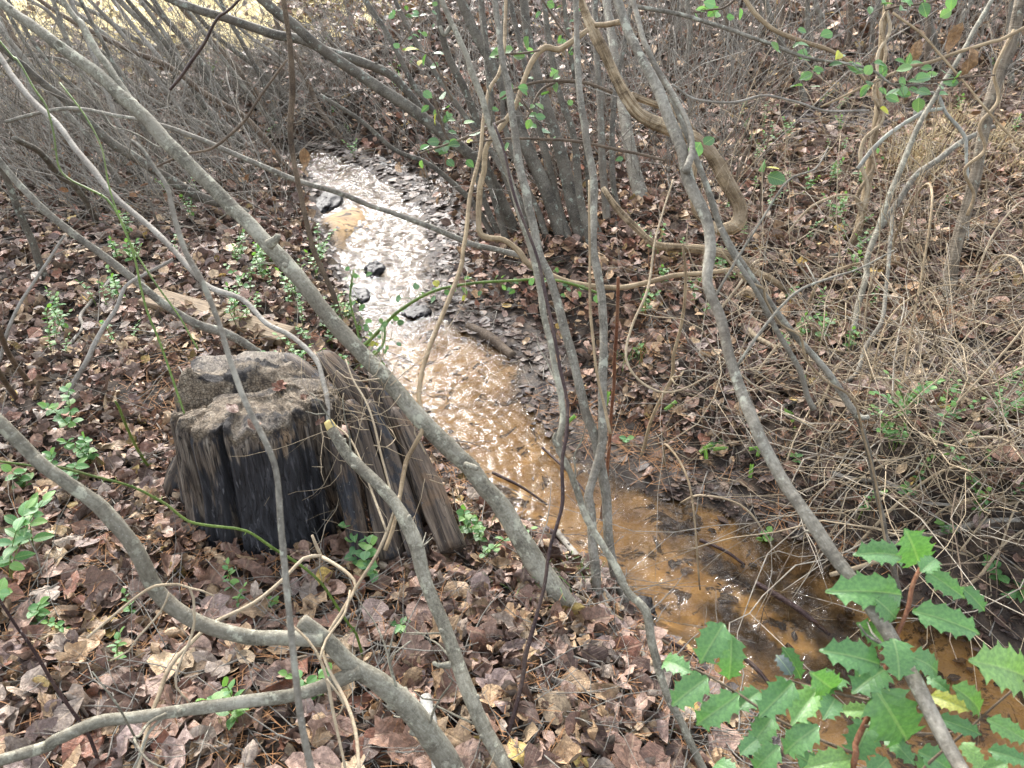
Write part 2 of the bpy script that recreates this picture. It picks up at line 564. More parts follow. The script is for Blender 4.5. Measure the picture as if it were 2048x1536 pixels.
def stump_mat(name, fibre=False):
    m = NT(name)
    ca = m.attr("col")
    sep = m.n("ShaderNodeSeparateColor"); m.l(ca.outputs['Color'], sep.inputs[0])
    char, topm, pale = sep.outputs
    geo = m.n("ShaderNodeNewGeometry"); P = geo.outputs['Position']
    GP_ = m.vmul(m.attr('tc').outputs['Vector'], (1, 1, 0.06)) if fibre else m.vmul(P, (1, 1, 0.08))
    grain = m.noise(GP_, 48 if fibre else 70, 7, 0.66, 0.3)
    big = m.noise(m.vmul(P, (1, 1, 0.35)), 8, 4, 0.6)
    wood = m.ramp(grain, [(0.36, (0.020, 0.015, 0.012)), (0.48, (0.095, 0.073, 0.054)), (0.64, (0.22, 0.185, 0.145))])
    wood = m.mix(m.math('MULTIPLY', m.sstep(big, 0.5, 0.7), 0.6), wood, (0.26, 0.165, 0.085))
    if fibre: wood = m.mix(1.0, wood, (0.60, 0.54, 0.49), 'MULTIPLY')
    cc = m.ramp(grain, [(0.35, (0.008, 0.008, 0.009)), (0.55, (0.024, 0.024, 0.027)), (0.72, (0.085, 0.083, 0.088))])
    streak = m.noise(m.vmul(P, (1, 1, 0.12)), 40, 5, 0.7)
    cc = m.mix(m.math('MULTIPLY', m.sstep(streak, 0.60, 0.70), 0.8), cc, (0.22, 0.215, 0.22))
    stk = m.noise(m.vmul(P, (1, 1, 0.1)), 26, 4, 0.7)
    c = m.mix(m.sstep(m.math('ADD', char, m.math('ADD', m.math('MULTIPLY', m.math('SUBTRACT', big, 0.5), 1.3), m.math('MULTIPLY', m.math('SUBTRACT', stk, 0.5), 1.8))), 0.38, 0.62), wood, cc)
    ck = m.noise(m.vmul(m.attr('tc').outputs['Vector'], (1, 1, 0.05)) if fibre else m.vmul(P, (1, 1, 0.05)), 30 if fibre else 42, 3, 0.6, 0.4)
    ckl = m.sstep(m.math('ABSOLUTE', m.math('SUBTRACT', ck, 0.5)), 0.016, 0.004)
    c = m.mix(m.math('MULTIPLY', ckl, 0.85), c, (0.006, 0.005, 0.005))
    # checked, weathered top
    wv = m.n('ShaderNodeVectorMath', operation='ADD'); m.l(P, wv.inputs[0])
    wn_ = m.n('ShaderNodeTexNoise'); wn_.inputs['Scale'].default_value = 9; m.l(P, wn_.inputs['Vector'])
    m.l(m.vmul(wn_.outputs['Color'], (0.06, 0.06, 0.06)), wv.inputs[1])
    vo = m.voro(m.vmul(wv.outputs[0], (1.0, 2.2, 0.8)), 85, 'DISTANCE_TO_EDGE')
    crack = m.sstep(vo.outputs[0], 0.0, 0.09)
    rings = m.noise(m.vmul(P, (1, 1, 1)), 30, 6, 0.7)
    tcw = m.ramp(rings, [(0.34, (0.07, 0.05, 0.033)), (0.5, (0.23, 0.175, 0.115)), (0.68, (0.37, 0.31, 0.225))])
    tcw = m.mix(m.math('MULTIPLY', m.math('SUBTRACT', 1.0, crack), .6), tcw, (0.06, 0.042, 0.028))
    tcw = m.mix(m.math('MULTIPLY', pale, 0.45), tcw, (0.45, 0.44, 0.42))
    tcw = m.mix(m.sstep(m.noise(P, 8, 4, 0.6), 0.48, 0.60), tcw, (0.03, 0.025, 0.022))
    c = m.mix(topm, c, tcw)
    h = m.math('ADD', m.math('SUBTRACT', grain, m.math('MULTIPLY', ckl, 0.7)), m.math('MULTIPLY', m.math('MULTIPLY', crack, topm), 1.2))
    nb = m.bump(h, 1.0, 0.009)
    rg = m.math('SUBTRACT', 0.8, m.math('MULTIPLY', char, 0.28))
    return m.done(m.principled(c, rg, nb, 0.4).outputs[0])


M['stump'] = stump_mat("weathered_charred_wood")
M['slab'] = stump_mat("split_old_wood", True)


def simple(name, col, rough=0.8, var=0.4, scale=60):
    m = NT(name)
    geo = m.n("ShaderNodeNewGeometry")
    n = m.noise(geo.outputs['Position'], scale, 5, 0.65)
    c = m.mix(n, tuple(x * (1 - var) for x in col), tuple(min(x * (1 + var), 1) for x in col))
    return m.done(m.principled(c, rough, m.bump(n, 0.6, 0.006), 0.3).outputs[0])


M['needle'] = simple("pine_needle", (0.28, 0.14, 0.06))
M['straw'] = simple("dry_grass", (0.50, 0.40, 0.22))
M['grass'] = simple("green_grass", (0.10, 0.20, 0.04), 0.5)
M['mud'] = simple("wet_black_mud", (0.010, 0.008, 0.007), 0.5, 0.7, 40)
M['cone'] = simple("pine_cone", (0.22, 0.17, 0.12))
M['rock'] = simple("wet_rock", (0.06, 0.05, 0.045), 0.3)


def plank_mat():
    m = NT("weathered_board")
    tc = m.n("ShaderNodeTexCoord").outputs['Object']
    g = m.noise(m.vmul(tc, (0.06, 1, 1)), 130, 5, 0.6)
    b = m.noise(tc, 9, 3)
    c = m.ramp(g, [(0.35, (0.08, 0.055, 0.03)), (0.5, (0.22, 0.155, 0.09)), (0.68, (0.33, 0.25, 0.16))])
    c = m.mix(m.math('MULTIPLY', m.sstep(b, 0.5, 0.7), 0.5), c, (0.2, 0.14, 0.085))
    return m.done(m.principled(c, 0.75, m.bump(g, 0.7, 0.004), 0.3).outputs[0])


M['plank'] = plank_mat()

# ================================================================== TERRAIN AND WATER
def axis(lo, hi, fine_lo, fine_hi, step, grow=1.25):
    a = list(np.arange(fine_lo, fine_hi, step))
    s, v = step, fine_lo
    left = []
    while v > lo:
        s *= grow; v -= s; left.append(v)
    s, v = step, a[-1]
    rightl = []
    while v < hi:
        s *= grow; v += s; rightl.append(v)
    return np.array(left[::-1] + a + rightl)


def build_ground():
    ax = axis(-60, 60, -3.2, 3.6, 0.026, 1.06)
    ay = axis(-25, 110, 0.7, 7.6, 0.026, 1.05)
    X, Y = np.meshgrid(ax, ay)
    x, y = X.ravel(), Y.ravel()
    sd = stream_dist(x, y)
    z = height(x, y, sd)
    V = np.stack([x, y, z], -1)
    nx = len(ax)
    i = np.arange(len(ay) - 1)[:, None] * nx; j = np.arange(nx - 1)[None, :]
    Q = np.stack([i + j, i + j + 1, i + nx + j + 1, i + nx + j], -1).reshape(-1, 4)
    right = x > centre_x(y)
    band = np.where(right, 0.52, 0.22 + 0.14 * smooth(4, 5, y)) + 0.15 * fbm(x * 4, y * 4, 40, 2)
    wet = smooth(band, band - 0.18, sd) * (sd > -0.02)
    pool = np.exp(-(((x - 3.2) / 0.9) ** 2 + ((y - 7.3) / 0.5) ** 2))
    wet = np.maximum(wet, smooth(0.3, 0.6, pool))
    fa = (x - 0.97) * 0.62 - (y - 1.95) * 0.78; fb = (x - 0.97) * 0.78 + (y - 1.95) * 0.62
    rf = 1.5 * np.exp(-((fa / 0.55) ** 2 + ((fb - .06) / 0.26) ** 2)) + 0.7 * smooth(0.10, 0.0, -sd) + 0.25 * np.exp(-(((x - 0.05) / 0.5) ** 2 + ((y - 3.55) / 0.22) ** 2))
    sand = smooth(0.015, -0.03, sd) * (1 - 0.95 * np.clip(rf, 0, 1) * smooth(-0.28, 0.0, fbm(fa * 3, fb * 11, 45, 3)))
    bar = np.exp(-(((x - BAR[0]) / 0.21) ** 2 + ((y - BAR[1]) / 0.62) ** 2) ** 1.5)
    sand = sand * np.maximum(np.maximum(1 - 0.85 * smooth(4.0, 4.7, y + 0.5 * fbm(x * 2.5, y * 2.5, 47, 2)), bar), 0.35 * smooth(0.15, 0.4, fbm(x * 3, y * 2, 48, 2)))
    wet = np.where(sd < 0, 1.0, wet)
    straw = smooth(-0.6, 0.9, (-x - 1.9 - 0.12 * y) * 0.8 + (y - 10.5) * 0.9 + 0.9 * fbm(x * 0.7, y * 0.7, 50, 2)) * (x < -1.0) * (y > 8)  # far left dry grass field, its sunlight painted into the straw colour
    c = np.stack([wet, sand, straw, np.ones_like(wet)], -1)
    me = make_mesh("ground", V, [Q], None, c)
    o = link("ground", me, M['ground'])
    tag(o, "leaf covered forest floor with a muddy sandy stream bed", kind='structure')


build_ground()


def build_water():
    st = 0.015
    ax = np.arange(-2.6, 2.6, st); ay = np.arange(0.5, 9.2, st)
    X, Y = np.meshgrid(ax, ay)
    x, y = X.ravel(), Y.ravel()
    sd = stream_dist(x, y)
    riff = 0.9 * np.exp(-(((x - 0.97) / 0.42) ** 2 + ((y - 1.9) / 0.42) ** 2)) + 0.45 * smooth(4.2, 5.0, y)
    s = x * 0.5 + y                       # wave crests cross the flow
    ph = 2.2 * fbm(x * 3, y * 3, 60, 2)
    fan = np.hypot(x + 0.75, y - 2.75)
    z = WZ + 0.0022 * np.sin(fan * 95 + ph * 2) * smooth(0.5, 0.0, np.abs(fan - 0.85)) + 0.006 * fbm(x * 11, y * 17, 61, 3) * (0.4 + 1.6 * smooth(-0.25, 0.25, fbm(x * 2.4, y * 1.7, 67, 2)))
    z = z + riff * (0.042 * fbm(x * 9 + y * 3, y * 7 - x * 3, 62, 3) + 0.018 * fbm(x * 26, y * 26, 66, 2))
    nx = len(ax)
    i = np.arange(len(ay) - 1)[:, None] * nx; j = np.arange(nx - 1)[None, :]
    Q = np.stack([i + j, i + j + 1, i + nx + j + 1, i + nx + j], -1).reshape(-1, 4)
    keep = (sd[Q] < 0.05).any(1)
    Q = Q[keep]
    used = np.unique(Q); mp = np.full(len(x), -1); mp[used] = np.arange(len(used))
    me = make_mesh("stream_water", np.stack([x, y, z], -1)[used], [mp[Q]])
    o = link("stream_water", me, M['water'])
    tag(o, "shallow clear stream running over orange sand", kind='structure')


build_water()

# ================================================================== STUMP
SC = np.array([-0.90, 2.27])
SG = ground(*SC)


def stump_wobble(th):
    notch = [(-83, .07, 6), (-57, .17, 3.0), (-35, .13, 3.5), (-22, .06, 3), (-7, .17, 2.6), (47, .10, 4), (62, .14, 6), (85, .08, 6), (115, .1, 8), (150, .08, 7), (185, .1, 8), (220, .07, 6), (250, .08, 6)]
    d = np.degrees(th)
    r = np.ones_like(d)
    for a, dep, w in notch:
        q = (d - a + 180) % 360 - 180
        r -= dep * np.exp(-(q / w) ** 2)
    return r


def build_stump():
    st = thing("tree_stump", "large charred hollow old tree stump with split wood standing on the leaf litter", "stump", (SC[0], SC[1], SG))
    org = np.array([SC[0], SC[1], SG])
    nt, nh, nr = 420, 46, 30
    th = np.linspace(0, 2 * np.pi, nt, endpoint=False)
    wob = stump_wobble(th)

    def top(x, y):
        dx, dy = x - SC[0], y - SC[1]
        f = 0.475 + 0.018 * fbm(x * 9, y * 9, 70, 3) + 0.010 * fbm(x * 38, y * 38, 71, 2)
        blk = vnoise(np.round(x * 9 + 0.3 * y), np.round(y * 8), 73)
        f = f + 0.03 * blk
        f = f - 0.15 * np.exp(-((dy - 0.02 - 0.25 * dx) / 0.045) ** 2) * smooth(0.12, -0.05, dx)
        f = f - 0.10 * np.exp(-((dx - 0.2) ** 2 + (dy - 0.12) ** 2) / 0.012)
        f = f + 0.03 * np.exp(-((dx + 0.02) ** 2 + (dy - 0.03) ** 2) / 0.006)
        f = f - 0.05 * smooth(0.12, 0.3, dy)
        return f

    R0 = 0.285
    V, C = [], []
    hrow = np.linspace(0, 1, nh)
    rim = np.stack([SC[0] + R0 * wob * np.sin(th), SC[1] - R0 * wob * np.cos(th)], -1)
    ztop = top(rim[:, 0], rim[:, 1]) - 0.010 + 0.05 * vnoise(th * 3.2, 0 * th, 79) + 0.03 * vnoise(th * 14, 0 * th, 80)
    for t in hrow:
        flare = 1 + 0.22 * (1 - t) ** 2.2 + 0.03 * (1 - t)
        dg = np.degrees(th); dg = np.where(dg > 180, dg - 360, dg)
        face = 1 - 0.75 * smooth(-6, 2, dg) * smooth(46, 38, dg)
        g = 1.0 + face * (0.05 * vnoise(th * 13 + 0.5 * vnoise(th * 3, t * 4 + 0 * th, 72), t * 2.2 + 0 * th, 74) + 0.03 * vnoise(th * 37 + vnoise(th * 5, t * 5 + 0 * th, 71), t * 4 + 0 * th, 75)) + 0.035 * vnoise(th * 4, t * 3 + 0 * th, 76)
        w = 1 - (1 - wob) * (1.15 - 0.25 * t)
        r = R0 * flare * w * g * (1 - 0.045 * smooth(0.93, 1.0, t))
        x = SC[0] + r * np.sin(th); y = SC[1] - r * np.cos(th)
        z = SG - 0.08 + (ztop + 0.08) * t
        V.append(np.stack([x, y, z], -1))
        d = np.degrees(th); d = np.where(d > 180, d - 360, d)
        char = 0.90 * smooth(-9, -4, d) * smooth(62, 44, d) * smooth(0.93, 0.72, t + 0.2 * vnoise(th * 7, 0 * th, 77)) + 0.55 * smooth(-40, -33, d) * smooth(-6, -12, d) * smooth(0.95, 0.6, t + 0.3 * vnoise(th * 9, 0 * th, 78)) + 0.22
        tp = smooth(0.965, 0.995, t) * np.ones_like(th)
        C.append(np.stack([np.clip(char + 0.10, 0, 1), tp, 0 * th, np.ones_like(th)], -1))
    rr = np.linspace(1, 0.04, nr)[1:]
    last = V[-1]
    for q in rr:
        x = SC[0] + (last[:, 0] - SC[0]) * q; y = SC[1] + (last[:, 1] - SC[1]) * q
        z = SG + top(x, y) + (0.05 * vnoise(th * 3.2, 0 * th, 79) + 0.03 * vnoise(th * 14, 0 * th, 80)) * q ** 3
        V.append(np.stack([x, y, z], -1))
        pale = smooth(0.1, 0.25, y - SC[1]) * smooth(0.1, -0.1, x - SC[0]) + 0.5 * smooth(-0.15, -0.25, y - SC[1]) * smooth(-0.02, 0.05, x - SC[0])
        C.append(np.stack([0 * th, np.ones_like(th), np.clip(pale, 0, 1), np.ones_like(th)], -1))
    n = len(V)
    V = np.concatenate(V); C = np.concatenate(C)
    i = np.arange(n - 1)[:, None] * nt; j = np.arange(nt)[None, :]
    Q = np.stack([i + j, i + (j + 1) % nt, i + nt + (j + 1) % nt, i + nt + j], -1).reshape(-1, 4)
    me = make_mesh("wood_body", V - org, [Q], None, C)
    link("wood_body", me, M['stump'], st)

    # split slabs of old buttress wood leaning on the right side
    def slab(pts, ds, ws, flat, seed, char=0.0):
        P = np.array([at(px, py, d) for (px, py), d in zip(pts, ds)])
        R = np.array([w * 0.5 * d / FPX for w, d in zip(ws, ds)])
        P, R = resample(P, R, 0.02)
        R[-1] *= 0.45
        R[-2] *= 0.8
        Vv, F, tc = tube(P, R, 30, seed, 0.16, flat, ridge=0.5)
        b = MB(); b.add(Vv, F, tc, (char, 0, 0, 1))
        return link("wood_slab", b.mesh("wood_slab", org), M['slab'], st)

    slab([(730, 1125), (700, 980), (672, 860)], [2.64, 2.66, 2.68], [46, 44, 26], 0.6, 1, 0.42)
    slab([(790, 1115), (748, 960), (700, 800)], [2.66, 2.74, 2.80], [52, 44, 30], 0.6, 2, 0.36)
    slab([(838, 1112), (790, 960), (735, 800)], [2.68, 2.78, 2.86], [46, 46, 30], 0.55, 3, 0.45)
    slab([(905, 1100), (858, 975), (790, 815)], [2.70, 2.82, 2.95], [58, 56, 34], 0.5, 4, 0.1)
    slab([(850, 1040), (800, 880), (745, 745)], [2.85, 2.98, 3.05], [46, 46, 26], 0.6, 5, 0.3)
    slab([(770, 930), (700, 780), (640, 705)], [2.98, 3.05, 3.1], [60, 60, 40], 0.6, 6, 0.1)
    slab([(660, 800), (600, 745), (560, 712)], [2.98, 3.02, 3.06], [64, 60, 40], 0.6, 8, 0.4)
    # root at the left foot
    P, R = resample([at(345, 985, 2.93) - [0, 0, .03], at(362, 950, 2.9), at(380, 900, 2.86), at(386, 850, 2.84)], [0.06, 0.055, 0.045, 0.02], 0.02)
    Vv, F, tc = tube(P, R, 12, 9, 0.2, 0.8)
    b = MB(); b.add(Vv, F, tc, (0.45, 0, 0, 1))
    link("root_flare", b.mesh("root_flare", org), M['slab'], st)
    # crumbled blocks of rotten wood on the top
    for k, (px, py, d, s) in enumerate([(585, 795, 2.78, .075), (545, 850, 2.66, .06), (430, 742, 2.92, .07), (470, 830, 2.72, .055), (640, 850, 2.74, .05), (520, 735, 2.95, .07)]):
        c = at(px, py, d)
        c[2] = SG + 0.45
        b = MB()
        n = 7
        g = np.linspace(-1, 1, n)
        A, B2 = np.meshgrid(g, g); a, bb = A.ravel(), B2.ravel()
        hz = (1 - np.maximum(abs(a), abs(bb)) ** 4) * (0.55 + 0.4 * vnoise(a * 2.3 + k * 5, bb * 2.3, 80)) + 0.12 * vnoise(a * 6, bb * 6 + k, 81)
        jx = 0.25 * vnoise(a * 3 + k, bb * 3, 82); jy = 0.25 * vnoise(a * 3, bb * 3 + k, 83)
        Vv = np.stack([c[0] + s * 1.25 * (a + jx), c[1] + s * (bb + jy), c[2] - 0.025 + s * 0.42 * hz], -1)
        i = np.arange(n - 1)[:, None] * n; j = np.arange(n - 1)[None, :]
        Q = np.stack([i + j, i + j + 1, i + n + j + 1, i + n + j], -1).reshape(-1, 4)
        b.add(Vv, [Q], None, (0.0, 1.0, 0.2 if k not in (2, 5) else 0.45, 1))
        link("rotten_block", b.mesh("rotten_block", org), M['stump'], st)


build_stump()

# ================================================================== STEMS, BRANCHES AND VINES
SEED = [100]


def path3(pts, d0, d1):
    """pts: (px, py, w) in the photograph's pixels, or ('w', x, y, z, r) in metres. Base first."""
    px = [p for p in pts if p[0] != 'w']
    sink = False
    if d0 is None:
        d0 = G(px[0][0], px[0][1])[1]; sink = True
    if d1 is None:
        d1 = d0
    if isinstance(d1, str):
        d1 = G(px[-1][0], px[-1][1])[1] - 0.02
    L = np.concatenate([[0], np.cumsum([math.hypot(b[0] - a[0], b[1] - a[1]) for a, b in zip(px, px[1:])])])
    L = L / max(L[-1], 1)
    P, R, k = [], [], 0
    for p in pts:
        if p[0] == 'w':
            P.append(np.array(p[1:4])); R.append(p[4] * 0.7)
        else:
            d = d0 + (d1 - d0) * L[k]; k += 1
            P.append(at(p[0], p[1], d)); R.append(max(p[2], 1.5) * (0.69 if p[2] >= 15 else 0.85) * 0.5 * d / FPX)
    if sink:
        e = P[0] - P[1]; e = e / np.linalg.norm(e); e[2] = min(e[2], -0.5)
        P.insert(0, P[0] + e * 0.06); R.insert(0, R[0] * 1.12)
    return P, R


def off_frame(p):
    return p[0] != 'w' and (p[1] <= 8 or p[0] <= 8 or p[0] >= 2040)


def stem_mesh(name, pts, d0=None, d1=None, ns=9, step=0.03, rough=0.10, ext=0.7, origin=(0, 0, 0), stubs=0, wig=0.0, flat=1.0, thorns=0, ridge=0.0):
    SEED[0] += 1
    sd = SEED[0]
    P, R = path3(pts, d0, d1)
    if ext and off_frame(pts[-1]):
        e = P[-1] - P[-2]; e = e / np.linalg.norm(e)
        P.append(P[-1] + e * ext + np.array([0, 0, 0.12 * ext])); R.append(R[-1] * 0.75)
    P, R = resample(P, R, step)
    n = len(P)
    if wig:
        t = np.arange(n)
        for ax in range(3):
            P[:, ax] += wig * vnoise(t * 0.23, 0 * t + sd * 3 + ax * 17, sd)
    b = MB()
    V, F, tc = tube(P, R, ns, sd, rough, flat, ridge=ridge)
    b.add(V, F, tc)
    rg = np.random.default_rng(sd)
    T = np.gradient(P, axis=0); T /= np.linalg.norm(T, axis=1)[:, None] + 1e-12
    for k in range(stubs):                       # small knots on the bark
        i = int(rg.integers(n // 8, max(n - 2, n // 8 + 1)))
        v = rg.normal(size=3); v -= T[i] * (v @ T[i]); v /= np.linalg.norm(v)
        l = R[i] * rg.uniform(1.02, 1.35)
        q = np.array([P[i] + v * R[i] * 0.55, P[i] + v * R[i] * 0.95 + T[i] * l * 0.15, P[i] + v * l + T[i] * l * 0.35])
        b.add(*tube(q, [R[i] * 0.55, R[i] * 0.4, R[i] * rg.uniform(0.2, 0.32)], 6, sd + k, 0.1))
    for k in range(thorns):
        i = int(rg.integers(1, n - 1))
        v = rg.normal(size=3); v -= T[i] * (v @ T[i]); v /= np.linalg.norm(v)
        q = np.array([P[i] + v * R[i] * 0.7, P[i] + v * R[i] * 2.4, P[i] + v * R[i] * 3.8 + T[i] * R[i]])
        b.add(*tube(q, [R[i] * 0.6, R[i] * 0.3, R[i] * 0.05], 4, k))
    return b.mesh(name, origin), P, R


def one(name, label, cat, mat, pts, d0=None, d1=None, group=None, **kw):
    """a stem or vine that is one mesh"""
    P, R = path3(pts, d0, d1)
    org = P[0]
    me, P, R = stem_mesh(name, pts, d0, d1, origin=org, **kw)
    o = link(name, me, M[mat], None, org)
    tag(o, label, cat, group)
    return o, P, R


def side_twigs(P, R, n, parent, org, mat, seed):
    rg = np.random.default_rng(seed)
    T = np.gradient(P, axis=0); T /= np.linalg.norm(T, axis=1)[:, None] + 1e-12
    for k in range(n):
        i = int(rg.integers(len(P) // 6, len(P) - 2))
        v = rg.normal(size=3); v -= T[i] * (v @ T[i]); v /= np.linalg.norm(v)
        L = rg.uniform(0.10, 0.45); d = v * .8 + T[i] * .7
        pts = [P[i]]
        for q in range(5):
            d = d + rg.normal(0, .22, 3); d /= np.linalg.norm(d)
            pts.append(pts[-1] + d * L / 5)
        r0 = min(R[i] * .3, .0035)
        Q, RR = resample(pts, np.linspace(r0, r0 * .4, 6), 0.02)
        m_ = MB(); m_.add(*tube(Q, RR, 6, seed + k, 0.15))
        if rg.uniform() < .6:
            j = len(Q) // 2; e = Q[j] - Q[j - 1]; e /= np.linalg.norm(e); e = e + rg.normal(0, .6, 3)
            m_.add(*tube(np.array([Q[j], Q[j] + e * L * .15, Q[j] + e * L * .3 + rg.normal(0, .01, 3)]), [r0 * .6, r0 * .5, r0 * .25], 5, k))
        link("twig", m_.mesh("twig", org), M[mat], parent)


def tree(name, label, cat, mat, parts, group=None):
    """parts: (part name, pts, d0, d1, kwargs)"""
    P, R = path3(parts[0][1], parts[0][2], parts[0][3])
    root = thing(name, label, cat, P[0], group)
    for pn, pts, d0, d1, kw in parts:
        kw = dict(kw); mm = kw.pop('mat', mat)
        me, P_, R_ = stem_mesh(pn, pts, d0, d1, origin=P[0], **kw)
        link(pn, me, M[mm], root)
        if pn in ('trunk', 'limb') and kw.get('step') == 0.02:
            side_twigs(P_, R_, 6 if pn == 'trunk' else 3, root, P[0], mm, SEED[0])
    return root


BIG = dict(ns=14, step=0.02, rough=0.12, stubs=7, wig=0.007)
MID = dict(ns=10, step=0.03, rough=0.12, stubs=3, wig=0.006)
THIN = dict(ns=6, step=0.03, rough=0.08, wig=0.006)

# --- near leaning saplings
tree("leaning_sapling", "long grey sapling leaning left across the picture in front of the stump", "sapling", 'bark_olive', [
    ("trunk", [(1145, 1228, 66), (1060, 1110, 58), (1000, 1012, 55), (940, 940, 52), (840, 838, 50), (760, 745, 48), (680, 660, 47), (605, 565, 45), (537, 487, 46),
               (425, 375, 41), (340, 290, 40), (270, 215, 40), (200, 152, 36), (130, 100, 34), (60, 45, 30), (0, 4, 28)], None, 2.75, dict(BIG, stubs=10)),
    ("branch", [(285, 232, 28), (235, 165, 22), (195, 105, 20), (165, 52, 18), (128, 0, 16)], 2.70, 2.8, dict(BIG, stubs=3)),
    ("branch_stub", [(134, 104, 22), (122, 88, 14), (114, 82, 9)], 2.73, 2.70, dict(ns=8, step=0.01)),
    ("branch_stub", [(538, 490, 34), (552, 478, 22), (556, 470, 17)], 2.6, 2.58, dict(ns=8, step=0.01)),
    ("branch_stub", [(930, 930, 22), (948, 934, 17), (955, 938, 15)], 2.34, 2.32, dict(ns=8, step=0.01))])

o = tree("cut_sapling", "sapling with a sawn yellow tip leaning in front of the charred stump", "sapling", 'bark_olive', [
    ("trunk", [(1045, 1640, 44), (1008, 1536, 42), (975, 1470, 42), (930, 1370, 42), (890, 1260, 41), (850, 1160, 40), (820, 1060, 42), (770, 985, 38), (700, 915, 35), (664, 858, 33)], None, 2.25, dict(BIG, stubs=9)),
    ("branch_stub", [(900, 1330, 22), (880, 1331, 15), (866, 1326, 10)], 2.0, 1.98, dict(ns=8, step=0.01))])
M['cut_wood'] = simple("fresh_cut_wood", (0.55, 0.42, 0.16), 0.7, 0.25, 90)
SP = np.array(o.location)
me, _, _ = stem_mesh("sawn_end", [(665, 859, 31), (660, 850, 30), (656, 842, 25)], 2.25, 2.25, ns=10, step=0.008, origin=SP)
link("sawn_end", me, M['cut_wood'], o)

tree("forked_sapling", "thick forked sapling at the bottom edge with two limbs bending to the left", "sapling", 'bark_olive', [
    ("trunk", [(945, 1640, 84), (905, 1540, 74), (840, 1440, 68), (770, 1375, 62), (705, 1328, 56), (650, 1280, 50), (603, 1243, 46)], None, 1.72, dict(BIG, stubs=8)),
    ("limb", [(640, 1278, 40), (560, 1275, 42), (480, 1268, 44), (400, 1245, 46), (335, 1205, 48), (300, 1160, 46), (265, 1090, 45), (205, 1020, 44), (140, 968, 42), (80, 925, 40), (0, 848, 38)], 1.72, 1.5, dict(BIG)),
    ("limb", [(720, 1345, 44), (660, 1365, 42), (590, 1390, 38), (500, 1404, 36), (380, 1418, 36), (260, 1435, 34), (190, 1445, 36), (110, 1478, 34), (0, 1515, 33)], 1.75, 1.42, dict(BIG))])

one("thin_near_sapling", "thin soft focus grey stem rising close to the lens before the stump", "stem", 'bark_grey',
    [('w', -0.18, 0.12, 0.0, .009), ('w', -0.24, 0.40, 0.55, .0085), (640, 1620, 23), (622, 1536, 22), (602, 1438, 21), (588, 1319, 20), (574, 1182, 19), (562, 1050, 18), (552, 940, 18), (527, 876, 18), (492, 807, 17), (461, 722, 16), (437, 643, 15),
     (403, 561, 14), (371, 503, 13), (350, 440, 12), (335, 376, 10), (308, 335, 9), (284, 297, 8), (262, 280, 5)], 1.0, 1.18, ns=10, step=0.015, rough=0.12, stubs=9)

tree("bowed_sapling", "long pale sapling bowing down the right side in front of the holly", "sapling", 'bark_grey', [
    ("trunk", [('w', 1.02, 0.28, 0.0, .018), ('w', 0.86, 0.42, 0.42, .0165), (2010, 1690, 46), (1920, 1536, 44), (1850, 1410, 43), (1790, 1290, 42), (1720, 1180, 41), (1640, 1070, 39), (1560, 950, 38), (1500, 820, 35), (1470, 740, 33),
               (1440, 640, 30), (1418, 570, 29), (1424, 490, 31), (1402, 420, 32), (1372, 340, 34), (1350, 270, 33), (1310, 170, 30), (1270, 90, 28), (1236, 0, 26)], 1.0, 1.75, dict(BIG, stubs=12)),
    ("branch", [(1372, 345, 24), (1385, 300, 18), (1377, 250, 15), (1345, 190, 14), (1300, 110, 13), (1265, 0, 12)], 1.58, 1.8, dict(MID))])

tree("broken_limb", "slim limb with two snapped ends hanging behind the bowed sapling", "branch", 'bark_grey', [
    ("limb", [(1340, 190, 15), (1375, 275, 16), (1410, 370, 18), (1440, 450, 20), (1468, 505, 20), (1526, 589, 20), (1587, 667, 20), (1656, 746, 20), (1700, 812, 21), (1722, 835, 19)], 2.0, 2.25, dict(MID, ext=0)),
    ("branch", [(1440, 455, 15), (1461, 500, 15), (1512, 585, 15), (1553, 664, 16), (1597, 739, 16), (1614, 790, 15), (1627, 818, 18)], 2.05, 2.2, dict(MID, ext=0)),
    ("branch_stub", [(1715, 832, 17), (1728, 836, 14), (1738, 833, 11)], 2.24, 2.22, dict(ns=8, step=0.01)),
    ("branch", [(1707, 826, 15), (1724, 858, 12), (1741, 927, 13), (1757, 1000, 12), (1772, 1079, 13), (1794, 1165, 13), (1800, 1190, 12)], 2.24, 'g', dict(MID, ext=0))])
one("twining_vine", "thin tan vine coiling round the slim broken limb", "vine", 'vine_tan',
    [(1772, 1100, 5), (1752, 960, 5), (1730, 880, 5), (1705, 800, 6), (1650, 758, 6), (1612, 715, 6), (1600, 672, 6), (1560, 650, 6), (1530, 600, 6), (1528, 580, 6), (1490, 560, 6), (1462, 528, 6), (1440, 500, 6)], 2.3, 2.08, **THIN)

# --- the pair and neighbours standing by the water
one("streamside_sapling", "straight grey stem standing at the water's edge, upright right hand one of the pair", "sapling", 'bark_grey',
    [(1196, 1202, 30), (1186, 1113, 29), (1182, 1025, 27), (1179, 978, 26), (1203, 893, 25), (1206, 773, 26), (1206, 705, 25), (1203, 592, 24), (1187, 500, 24), (1189, 376, 22), (1175, 290, 21), (1162, 205, 20), (1155, 85, 18), (1152, 0, 17)], None, 3.1, **BIG)
one("streamside_sapling", "slanting grey lichen stem crossing the straight one at the water's edge", "sapling", 'bark_grey',
    [(1255, 1212, 32), (1230, 1148, 29), (1217, 1079, 29), (1213, 1011, 28), (1203, 941, 29), (1189, 876, 28), (1169, 814, 27), (1155, 756, 26), (1138, 688, 26), (1114, 602, 26), (1097, 551, 25), (1080, 513, 24), (1066, 444, 24), (1053, 393, 26), (1039, 325, 24), (1032, 273, 22), (1022, 205, 21), (1008, 137, 19), (998, 68, 18), (991, 0, 17)], None, 3.0, **BIG)
